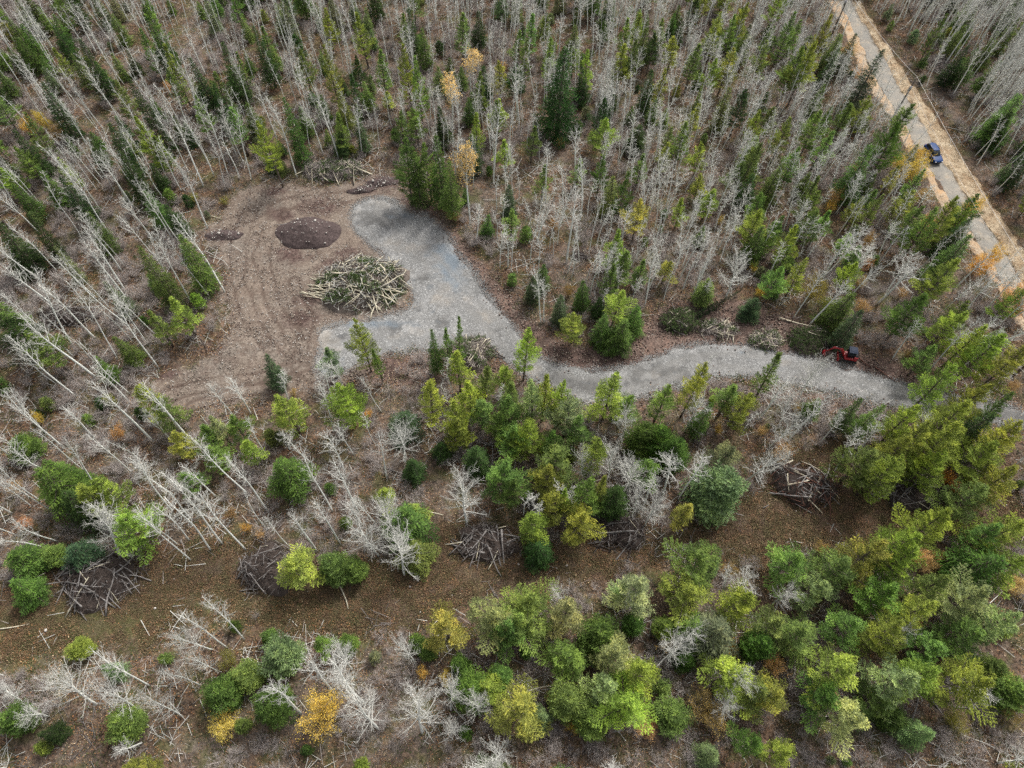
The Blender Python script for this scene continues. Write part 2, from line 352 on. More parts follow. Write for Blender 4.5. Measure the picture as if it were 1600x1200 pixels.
# ------------------------------------------------------------------ ground sheet
def spaced(lo, hi, step, far, k=1.35):
    c = list(np.arange(lo, hi+1e-6, step)); s = step; x = c[0]; pre = []
    while x > -far: s *= k; x -= s; pre.append(x)
    s = step; x = c[-1]; post = []
    while x < far: s *= k; x += s; post.append(x)
    return np.array(pre[::-1]+c+post)
def vnoise(x, y, s, seed):
    r = np.random.default_rng(seed); g = r.random((64, 64))
    u = (x*s) % 64; v = (y*s) % 64; i = np.floor(u).astype(int); j = np.floor(v).astype(int); a = u-i; b = v-j
    a = a*a*(3-2*a); b = b*b*(3-2*b); i1 = (i+1) % 64; j1 = (j+1) % 64; i %= 64; j %= 64
    return g[i, j]*(1-a)*(1-b)+g[i1, j]*a*(1-b)+g[i, j1]*(1-a)*b+g[i1, j1]*a*b
def cover(x, y):
    return np.minimum.reduce([sdist(x, y, G[k]) for k in ('drive', 'road', 'verge', 'shoulder')])
DARKS = [(500, 322, 50), (440, 335, 34), (455, 400, 34), (545, 395, 30), (600, 378, 40), (480, 470, 30), (430, 300, 30), (640, 312, 30), (318, 400, 26), (470, 498, 40), (335, 545, 22), (262, 585, 26), (600, 285, 45), (575, 297, 25), (925, 562, 60), (980, 566, 45), (870, 548, 30), (345, 368, 34), (450, 392, 28), (600, 575, 40), (520, 415, 34), (1250, 545, 40), (1380, 580, 40)]
RUTS = [([(500,572),(462,530),(425,470),(408,400),(432,325),(500,296)], .9), ([(490,590),(430,560),(392,500),(372,440),(372,380),(390,330)], .9), ([(262,620),(340,598),(420,590),(500,565)], .9), ([(352,352),(440,318),(530,308),(600,296)], .9), ([(420,600),(470,560),(478,500),(460,440)], .9), ([(300,636),(380,612),(455,602)], .9),
 ([(232,597),(262,577),(300,566),(325,553),(345,522),(362,505),(372,496)], 0), ([(345,400),(352,440),(358,480)], 0), ([(700,372),(745,430),(800,500),(860,548)], 0), ([(880,556),(930,562),(985,556)], .7), ([(1040,500),(1120,492),(1200,500),(1290,520)], .9), ([(660,352),(640,318),(622,290)], 0)]
def polydist(x, y, pl):
    d = np.full(x.shape, 1e9)
    for a, b in zip(pl[:-1], pl[1:]):
        ax, ay = at(*a)[:2]; bx, by = at(*b)[:2]; ex, ey = bx-ax, by-ay; t = np.clip(((x-ax)*ex+(y-ay)*ey)/(ex*ex+ey*ey), 0, 1)
        d = np.minimum(d, np.hypot(x-ax-t*ex, y-ay-t*ey))
    return d
xs = spaced(-135, 140, .36, 3000); ys = spaced(-32, 185, .36, 3000)
X, Y = np.meshgrid(xs, ys)
near = (np.abs(X) < 142) & (Y > -34) & (Y < 187)
Z = terrain(X, Y); Z = Z*np.clip(1.6-np.hypot(X, Y-70)/400, 0, 1)
cv = np.full(X.shape, 9.); cv[near] = cover(X[near], Y[near])
rough = np.clip((cv-.2)/1.2, 0, 1)
Z = Z + rough*near*((vnoise(X, Y, 1.1, 3)-.5)*.16+(vnoise(X, Y, .45, 4)-.5)*.22)
rut = np.zeros(X.shape); zr = (Y > 30) & (Y < 110) & (np.abs(X) < 70)
for pl, off in RUTS:
    d = polydist(X[zr], Y[zr], pl); wob = (vnoise(X[zr], Y[zr], .3, 12)-.5)*.7
    rut[zr] = np.maximum(rut[zr], np.clip(1.25-np.abs(d-off+wob*(off > 0))/.34, 0, 1)*(.45+.8*vnoise(X[zr], Y[zr], .25, 13)))
Z = Z-.10*rut*rough
def gmask(k, soft):
    m = np.zeros(X.shape); m[near] = np.clip(.5-sdist(X[near], Y[near], G[k])/soft, 0, 1); return m
Zs = sdist(X[near], Y[near], G['clear'])
ny, nx = X.shape
idx = np.arange(nx*ny).reshape(ny, nx)
F = np.stack([idx[:-1, :-1], idx[:-1, 1:], idx[1:, 1:], idx[1:, :-1]], -1).reshape(-1, 4)
gb = MB(); gb.add(np.stack([X, Y, Z], -1).reshape(-1, 3), f4=F)
ground = gb.build('ground', M_GROUND, smooth=True); tag(ground, kind='structure')
def put_attr(me, name, arr):
    a = me.attributes.new(name, 'FLOAT', 'POINT'); a.data.foreach_set('value', arr.astype(np.float32).ravel())
for k, s in (('clear', 5.0), ('strip', 3.), ('corr', 5.), ('moss', 9.)):
    m = gmask(k, s)
    if k == 'strip': m = np.maximum(m, gmask('strip2', 3.)*.8)
    put_attr(ground.data, k, m)
dk = np.zeros(X.shape)
for a, b_, r in DARKS:
    p = at(a, b_); rr = r/11.
    dk = np.maximum(dk, np.exp(-(((X-p.x)/rr)**2+((Y-p.y)/(rr*.6))**2))*.75)
put_attr(ground.data, 'dark', dk); put_attr(ground.data, 'rut', rut)

def sheet(name, poly, mat, dz, grid=.7, jitter=.18, attrs=None):
    """a sheet cut to an outline with an uneven edge, laid over the terrain"""
    pts = []
    n = len(poly)
    for i in range(n):
        a = poly[i]; b = poly[(i+1) % n]; L = np.hypot(*(b-a)); m = max(1, int(L/.45))
        for k in range(m):
            q = a+(b-a)*k/m; pts.append(q)
    pts = np.array(pts)
    if len(pts) > 3:     # soften corners then roughen
        for _ in range(3): pts = (np.roll(pts, 1, 0)+2*pts+np.roll(pts, -1, 0))/4
    nr = (vnoise(pts[:, 0], pts[:, 1], .9, 7)-.5)*2*jitter*1.6
    nr2 = (vnoise(pts[:, 0], pts[:, 1], .9, 8)-.5)*2*jitter*1.6
    ob = pts + np.stack([nr, nr2], -1) + NR.normal(size=pts.shape)*jitter*.25
    lo, hi = ob.min(0), ob.max(0)
    gx, gy = np.meshgrid(np.arange(lo[0], hi[0], grid), np.arange(lo[1], hi[1], grid))
    gx = gx.ravel()+NR.uniform(-.1, .1, gx.size); gy = gy.ravel()+NR.uniform(-.1, .1, gy.size)
    ins = sdist(gx, gy, ob) < -.3
    V = np.concatenate([ob, np.stack([gx[ins], gy[ins]], -1)])
    m = len(ob)
    r = delaunay_2d_cdt([Vector(v) for v in V], [], [list(range(m))], 1, 1e-5)
    v2 = np.array([tuple(v) for v in r[0]]); fs = np.array([f for f in r[2] if len(f) == 3])
    # upward facing
    a, b, c = v2[fs[:, 0]], v2[fs[:, 1]], v2[fs[:, 2]]
    cr = (b[:, 0]-a[:, 0])*(c[:, 1]-a[:, 1])-(b[:, 1]-a[:, 1])*(c[:, 0]-a[:, 0]); fs[cr < 0] = fs[cr < 0][:, ::-1]
    d = sdist(v2[:, 0], v2[:, 1], ob)
    z = terrain(v2[:, 0], v2[:, 1]) + dz*np.clip(-d/.5, 0, 1) - .05*(np.abs(d) < .01) + (vnoise(v2[:, 0], v2[:, 1], 1.3, 9)-.5)*.03
    mb = MB(); mb.add(np.column_stack([v2, z]), f3=fs)
    o = mb.build(name, mat, smooth=True); tag(o, kind='structure')
    for k, fn in (attrs or {}).items(): put_attr(o.data, k, fn(v2[:, 0], v2[:, 1]))
    return o
def blobs(lst):
    def f(x, y):
        r = np.zeros_like(x)
        for a, b, ra, rb, s in lst:
            u, v = to_px_np(x, y); r = np.maximum(r, 1.25*s*np.exp(-(((u-a)/ra)**2+((v-b)/rb)**2)))
        return r
    return f
DAMP = blobs([(595,340,38,18,.75),(870,592,40,14,.7),(920,604,45,14,.75),(1040,585,45,16,.85),(1095,560,40,12,.6),(1000,590,30,18,.7),(655,480,12,10,.6),(660,435,12,12,.5),(620,510,30,10,.5),(690,505,12,12,.45),(540,530,35,8,.45),(615,515,10,18,.5),(1250,590,30,8,.5),(1400,620,60,8,.5),(780,520,18,10,.4),(1590,650,60,20,.9)])
BLUE = blobs([(703,415,22,26,.85),(690,392,24,10,.7),(712,445,14,14,.8),(590,507,60,6,.6),(1158,552,8,4,.7),(500,580,30,14,.5),(630,335,30,10,.3)])
CL = [(600,330),(640,372),(690,430),(740,480),(790,530),(840,578),(900,603),(960,603),(1020,590),(1080,568),(1140,562),(1200,572),(1280,588),(1400,620),(1600,652)]
def TRACKS(x, y):
    d = polydist(x, y, CL); return np.clip(1.3-np.abs(d-.95+(vnoise(x, y, .2, 14)-.5)*.8)/.45, 0, 1)
sheet('gravel_driveway', G['drive'], M_GRAVEL, .10, .4, .28, dict(damp=DAMP, blue=BLUE, tracks=TRACKS))
sheet('gravel_road', G['road'], M_ROAD, .12, 1.2, .07)
sheet('grass_verge', G['verge'], M_VERGE, .06, 1.0, .2)
sheet('sandy_shoulder', G['shoulder'], M_SHOULDER, .06, 1.0, .25)

def hz(x, y):
    return float(terrain(x, y))

# ------------------------------------------------------------------ tree prototypes
def unit(v): return v/(np.linalg.norm(v, axis=-1, keepdims=True)+1e-9)
def trunk_curve(h, lean, wob, n=12, seed=0):
    r = np.random.default_rng(seed); t = np.linspace(0, 1, n)
    a = r.uniform(0, 6.28); b = r.uniform(0, 6.28)
    x = lean*h*t**1.6*np.cos(a)+wob*np.sin(t*r.uniform(3, 6)+b)*t; y = lean*h*t**1.6*np.sin(a)+wob*np.cos(t*r.uniform(3, 6)+b)*t
    x -= x[0]; y -= y[0]
    return np.stack([x, y, t*h-.25*(t == 0)], -1)
def conifer(seed, h, wd, bare=.3, kind='pine', density=1.):
    """trunk mesh and crown mesh: whorled limbs that carry side twigs that carry needles"""
    r = np.random.default_rng(seed)
    tc = trunk_curve(h, .02, .08, 10, seed)
    tr = MB(); tr.tube(tc, np.linspace(.011*h+.03, .015, 10), 7)
    def axis(z): return np.array([np.interp(z, tc[:, 2], tc[:, 0]), np.interp(z, tc[:, 2], tc[:, 1]), z])
    # dead lower snags
    for k in range(10 if kind == 'pine' else 3):
        z = h*r.uniform(.04, bare+.1); a = r.uniform(0, 6.28); L = r.uniform(.3, .9)*min(1, h/8)
        p = axis(z); tr.segs(p, p+np.array([math.cos(a)*L, math.sin(a)*L, r.uniform(-.1, .3)]), .015, .006)
    cr = MB()
    nb = int({'pine': 104, 'spruce': 150, 'fir': 130}[kind]*density)
    z0 = bare*h
    P0, P1, rad = [], [], []
    TW = []     # twig root, dir, length, tone
    ph = r.uniform(0, 6.28, 4)
    for k in range(nb):
        t = (k+r.uniform(0, 1))/nb
        if kind == 'pine': t = t**.92
        z = z0+(h*.985-z0)*t; a = k*2.399+r.uniform(-.4, .4)
        if kind == 'pine':
            prof = min(1., .35+(t/.14)**.6*.65 if t < .14 else 1.)*(1-t)**.88*1.16+.06
            lump = .84+.30*math.sin(3*a+ph[0]+5*t)+.16*math.sin(7*t*3+ph[1])
            el = r.uniform(.05, .35)+.95*t
        elif kind == 'spruce':
            prof = (1-t)**.86*.97+.035; lump = 1+.18*math.sin(4*a+ph[0])+.10*math.sin(9*t+ph[1]); el = -.22+.75*t**1.5+r.uniform(-.1, .1)
        else:
            prof = min(1., .62+.9*t)*(1-t)**.6+.07; lump = 1+.16*math.sin(3*a+ph[0]+4*t)+.1*math.sin(9*t+ph[1]); el = .1+.7*t+r.uniform(-.1, .15)
        L = wd/2*prof*lump*(r.uniform(.55, 1.22) if kind == 'pine' else r.uniform(.68, 1.15))
        if kind == 'pine' and r.random() < .13: continue
        if L < .12: L = .12
        d = np.array([math.cos(a)*math.cos(el), math.sin(a)*math.cos(el), math.sin(el)])
        p = axis(z); n = 4
        s = np.linspace(0, 1, n+1)[:, None]
        bend = (.16 if kind != 'spruce' else .05)*L
        pts = p+d*L*s+np.array([0, 0, 1])*bend*s**2
        P0.append(pts[:-1]); P1.append(pts[1:]); rad.append(np.linspace(.02, .006, n)*(.5+L/2))
        side = unit(np.cross(d, [0, 0, 1.]))
        m = max(3, int(L/(.19 if kind == 'pine' else .14)))
        tone = np.clip(r.normal(.5, .27), 0, 1)
        for q in range(m):
            f = (.30 if kind == 'pine' else .12)+(1-(.30 if kind == 'pine' else .12))*(q+.6)/m
            pr = p+d*L*f+np.array([0, 0, 1])*bend*f*f
            sg = 1 if q % 2 else -1
            tl = (.52*L*(1.05-f)+.20)*r.uniform(.7, 1.25) if kind != 'spruce' else (.5*L*(1.02-f)+.10)*r.uniform(.7, 1.2)
            td = unit(d*.75+side*sg*.8+np.array([0, 0, r.uniform(.1, .55) if kind == 'pine' else r.uniform(-.25, .15)]))
            TW.append((pr, td, tl, np.clip(tone+r.normal(0, .12), 0, 1)))
        TW.append((p+d*L*.9+np.array([0, 0, bend*.8]), d, .22, tone))
    TW.append((axis(h*.96), np.array([0, 0, 1.]), .35, .7))
    cr2 = MB()
    P0 = np.concatenate(P0); P1 = np.concatenate(P1); rad = np.concatenate(rad)
    tr.segs(P0, P1, rad, rad*.75)
    pr = np.array([t[0] for t in TW]); td = np.array([t[1] for t in TW]); tl = np.array([t[2] for t in TW]); tn = np.array([t[3] for t in TW])
    # needles along twigs
    per = np.maximum(1, (tl/(.085 if kind == 'pine' else .075))).astype(int)
    rep = np.repeat(np.arange(len(TW)), per)
    off = np.concatenate([np.arange(k)/max(k, 1) for k in per])
    c = pr[rep]+td[rep]*(tl[rep]*(off+.15))[:, None]
    nn = {'pine': 5, 'spruce': 4, 'fir': 4}[kind]
    rep2 = np.repeat(np.arange(len(c)), nn)
    dr = unit(td[rep][rep2]*{'pine': .7, 'spruce': .9, 'fir': .8}[kind]+r.normal(size=(len(rep2), 3))*{'pine': .62, 'spruce': .42, 'fir': .5}[kind])
    ln = {'pine': .18, 'spruce': .15, 'fir': .15}[kind]*r.uniform(.7, 1.3, len(rep2))
    cr.blades(c[rep2], dr*ln[:, None], {'pine': .055, 'spruce': .055, 'fir': .055}[kind], np.clip(tn[rep][rep2]+r.normal(0, .13, len(rep2)), 0, 1))
    return tr, cr, h, wd

def aspen(seed, h, wd, crown0=.45, r0=.10, nb=34, kind='tall', leafy=0, lean=.04, wob=.25):
    r = np.random.default_rng(seed)
    n = 14; tc = trunk_curve(h, lean*r.uniform(.4, 1.6), wob*r.uniform(.5, 1.4), n, seed)
    tr = MB(); rd = r0*(1-np.linspace(0, 1, n)**1.5)*.95+.014
    tr.tube(tc, rd, 6)
    def axis(z):
        return np.stack([np.interp(z, tc[:, 2], tc[:, 0]), np.interp(z, tc[:, 2], tc[:, 1]), z], -1)
    cr = MB(); ends = []
    S = [[], [], [], []]
    def seg(a, b, ra, rb): S[0].append(a); S[1].append(b); S[2].append(ra); S[3].append(rb)
    for k in range(nb):
        t = ((k+r.uniform(0, 1))/nb)**(.85 if kind == 'tall' else 1.)
        z = h*(crown0+(1-crown0)*t*.97); a = k*2.399+r.uniform(-.5, .5)
        if kind == 'tall':
            prof = (1-t)**.55*.8+.25 if t > .25 else .55+t*1.5; el = r.uniform(.45, 1.0)
        elif kind == 'wide':
            prof = (1-t)**.5*.85+.25; el = r.uniform(.15, .55)+.75*t
        else:
            prof = .5+.4*(1-t); el = r.uniform(.3, .9)
        L = wd/2*prof*r.uniform(.6, 1.15)/max(math.cos(el), .45)
        rb = min(.62*np.interp(z, tc[:, 2], rd)+.006, 0.012+.014*L*(1.15 if kind == 'wide' else 1.))
        p = axis(np.array(z)); d = np.array([math.cos(a)*math.cos(el), math.sin(a)*math.cos(el), math.sin(el)])
        m = 5; pts = [p]
        for q in range(m):
            d = unit(d+r.normal(0, .16, 3)+np.array([0, 0, .07])); pts.append(pts[-1]+d*L/m)
            seg(pts[-2], pts[-1], rb*(1-q/m*.85), rb*(1-(q+1)/m*.85))
        nt_ = max(4, int(L*(5.0 if kind == 'wide' else 4.4)))
        for q in range(nt_):
            f = .18+.82*(q+r.uniform(0, 1))/nt_; i = min(int(f*m), m-1); g = f*m-i
            pp = pts[i]*(1-g)+pts[i+1]*g
            d2 = unit(unit(pts[i+1]-pts[i])*.8+r.normal(0, .65, 3)+np.array([0, 0, .25])); L2 = (.40*L*(1.1-f)+.22)*r.uniform(.5, 1.25)
            mid = pp+d2*L2*.5; d3 = unit(d2+r.normal(0, .3, 3)); e = mid+d3*L2*.5
            r2 = .009+.0045*L2
            seg(pp, mid, r2, r2*.75); seg(mid, e, r2*.75, .004)
            for _ in range(2):
                g2 = r.uniform(.2, 1); b0 = pp+(mid-pp)*min(1, g2*2) if g2 < .5 else mid+(e-mid)*(g2*2-1)
                e2 = b0+unit(d3*.8+r.normal(0, .7, 3)+np.array([0, 0, .2]))*L2*r.uniform(.3, .6)
                seg(b0, e2, .0065, .003); ends.append(e2)
    cr.segs(np.array(S[0]), np.array(S[1]), np.array(S[2]), np.array(S[3]), 3)
    lf = None
    if leafy:
        lf = MB(); e = np.array(ends); top = np.argsort(-e[:, 2]+r.normal(0, h*.1, len(e)))
        keep = e[top[:int(len(e)*leafy)]]
        c = np.repeat(keep, 5, 0)+r.normal(0, .14, (len(keep)*5, 3))
        lf.leaves(c, r.uniform(.09, .17, len(c)), np.clip(r.normal(.5, .25, len(c)), 0, 1))
    return tr, cr, lf, h, wd

def shrub(seed, h, wd, leaf=1., stems=16):
    r = np.random.default_rng(seed); st = MB(); ends = []
    S = [[], [], [], []]
    for k in range(stems):
        a = r.uniform(0, 6.28); ou = r.uniform(.1, 1.)**.7*wd/2; z = h*r.uniform(.6, 1.)*(1-.35*(2*ou/wd)**2)
        e = np.array([math.cos(a)*ou, math.sin(a)*ou, z]); b = np.array([math.cos(a)*.12, math.sin(a)*.12, -.1])
        m = (b+e)/2+np.array([-math.cos(a)*ou*.18, -math.sin(a)*ou*.18, h*.08])
        for p, q, u, v in ((b, m, .022, .015), (m, e, .015, .005)): S[0].append(p); S[1].append(q); S[2].append(u); S[3].append(v)
        for _ in range(9):
            g = r.uniform(.1, 1.); p = m+(e-m)*g if r.random() < .7 else b+(m-b)*max(g, .4)
            q = p+unit(unit(e-b)+r.normal(0, .6, 3))*h*r.uniform(.15, .35)
            S[0].append(p); S[1].append(q); S[2].append(.009); S[3].append(.004)
            for _ in range(3):
                p2 = p+(q-p)*r.uniform(.3, 1); q2 = p2+unit(unit(q-p)+r.normal(0, .6, 3))*h*r.uniform(.07, .18)
                S[0].append(p2); S[1].append(q2); S[2].append(.006); S[3].append(.003); ends += [q2, p2]
    st.segs(np.array(S[0]), np.array(S[1]), np.array(S[2]), np.array(S[3]), 3)
    lf = None
    if leaf:
        lf = MB(); e = np.array(ends); e = e[r.random(len(e)) < leaf]
        c = np.repeat(e, 8, 0)+r.normal(0, .13, (len(e)*8, 3))
        lf.leaves(c, r.uniform(.055, .11, len(c)), np.clip(r.normal(.5, .25, len(c)), 0, 1))
    return st, lf, h, wd

def proto(tr, cr, lf, h, wd, tm, cm):
    return dict(trunk=tr.mesh('trunk'), crown=cr.mesh('crown') if cr else None, leaf=lf.mesh('leaves') if lf else None, h=h, w=wd, tm=tm, cm=cm)
PR = {}
def reg(key, tr, cr, lf, h, wd, tm, cm):
    p = proto(tr, cr, lf, h, wd, tm, cm)
    p['trunk'].materials.append(tm)
    if p['crown']: p['crown'].materials.append(cm)
    if p['leaf']: p['leaf'].materials.append(M_LEAF)
    PR.setdefault(key, []).append(p)
for s in range(5):
    t, c, h, wd = conifer(100+s, 10.5, 4.4, .12+.04*s, 'pine'); reg('pine', t, c, None, h, wd, M_PINEBARK, M_NEEDLE)
for s in range(4):
    t, c, h, wd = conifer(120+s, 10, 2.5, .16+.05*s, 'pine', .85); reg('pine_slim', t, c, None, h, wd, M_PINEBARK, M_NEEDLE)
for s in range(4):
    t, c, h, wd = conifer(140+s, 10, 3.6, .05+.03*s, 'spruce'); reg('spruce', t, c, None, h, wd, M_PINEBARK, M_NEEDLE)
for s in range(3):
    t, c, h, wd = conifer(160+s, 5, 4., .03, 'fir'); reg('fir', t, c, None, h, wd, M_PINEBARK, M_NEEDLE)
for s in range(3):
    t, c, h, wd = conifer(170+s, 2.2, 1.6, .02, 'fir', .4); reg('sapling', t, c, None, h, wd, M_PINEBARK, M_NEEDLE)
for s in range(7):
    t, c, l, h, wd = aspen(200+s, 11.5, 3.0, .42+.03*(s % 4), (.07, .095, .085, .115, .065, .10, .08)[s], 28, 'tall'); reg('aspen', t, c, l, h, wd, M_ASPEN, M_TWIG)
for s in range(5):
    t, c, l, h, wd = aspen(230+s, 10, 1.7, .5, (.04, .058, .05, .036, .065)[s], 18, 'pole', wob=.35); reg('aspen_pole', t, c, l, h, wd, M_ASPEN, M_TWIG)
for s in range(4):
    t, c, l, h, wd = aspen(250+s, 8, 5., .28, .11, 34, 'wide', lean=.03); reg('aspen_wide', t, c, l, h, wd, M_ASPEN, M_TWIG)
for s in range(3):
    t, c, l, h, wd = aspen(270+s, 9, 3.0, .45, .10, 30, 'tall', leafy=.9); reg('aspen_leafy', t, c, l, h, wd, M_ASPEN, M_TWIG)
for s in range(3):
    t, l, h, wd = shrub(300+s, 3., 4., 1.); reg('shrub', t, None, l, h, wd, M_BRUSH, M_BRUSH)
for s in range(3):
    t, l, h, wd = shrub(310+s, 2., 2.2, .0, 12); reg('bare_shrub', t, None, l, h, wd, M_BRUSH, M_BRUSH)

# ------------------------------------------------------------------ placing trees
THINGS = []      # every counted tree: dict(obj, noun, adj, px)
TREES = []       # x, y, radius of those placed
def occupied(x, y, r):
    return any((x-a)**2+(y-b)**2 < (r+c)**2 for a, b, c in TREES)
PARTN = dict(pine=('trunk', 'crown'), spruce=('trunk', 'crown'), aspen=('trunk', 'crown'))
def plant(key, x, y, h, wd, col=(.1, .1, .1), name=None, cat='tree', group='', noun='', adj='', var=None, label=None, flat=False):
    P = R.choice(PR[key]) if var is None else PR[key][var % len(PR[key])]
    o = empty(name, (x, y, hz(x, y)-.02), R.uniform(0, 6.28))
    o.rotation_euler.x = R.gauss(0, .02); o.rotation_euler.y = R.gauss(0, .02)
    sx = wd/P['w']; o.scale = (sx, sx, h/P['h'])
    for nm, me in (('trunk', P['trunk']), ('crown', P['crown']), ('leaves' if P['crown'] else 'foliage', P['leaf'])):
        if me is None: continue
        if key in ('shrub', 'bare_shrub') and nm == 'trunk': nm = 'stem_clump'
        c = bpy.data.objects.new(nm, me); COL.objects.link(c); c.parent = o; c.color = (*col, 1)
    tag(o, label, cat, group)
    TREES.append((x, y, wd*.22))
    THINGS.append(dict(o=o, noun=noun, adj=adj, px=to_px((x, y, h*.7)), fixed=label is not None))
    return o

LIME = (.265, .325, .062); YEL = (.34, .375, .080); PALE = (.315, .370, .150); MIDG = (.170, .250, .062); DKG = (.048, .092, .026); GRN = (.110, .185, .042); BLG = (.080, .130, .062); GREY = (.195, .250, .115)
TINT = {'l': (LIME, 'lime green'), 'y': (YEL, 'yellow green'), 'p': (PALE, 'pale green'), 'm': (MIDG, 'mid green'), 'd': (DKG, 'dark green'), 'g': (GRN, 'deep green'), 'b': (BLG, 'bluish green'), 'r': (GREY, 'grey green')}
def apex(tx, ty, h):
    p = at(tx, ty, h); return p.x, p.y
def size_word(h, k):
    if k == 'sapling': return 'little'
    return 'tall' if h >= 10.5 else 'medium' if h >= 7.5 else 'small'
def conif(kind, tx, ty, h, wd, t):
    col, cn = TINT[t]
    x, y = apex(tx, ty, h)
    j = [c*R.uniform(.9, 1.12) for c in col]
    if kind == 'P': key = 'pine' if wd >= 3.1 else 'pine_slim'; nm, noun = 'pine_tree', 'pine'
    elif kind == 'S': key = 'spruce'; nm, noun = 'spruce_tree', 'spruce'
    else: key = 'fir'; nm, noun = 'fir_tree', 'young fir'
    plant(key, x, y, h, wd*(1.18 if kind == 'P' else 1.2 if kind == 'S' else 1.12), j, nm, 'tree', {'pine_tree': 'pines in the forest', 'spruce_tree': 'spruces in the forest', 'fir_tree': 'young bushy firs'}[nm], noun, size_word(h, kind)+(' broad' if wd > 4.2 else ' slim' if wd < 2.6 else '')+' '+cn)
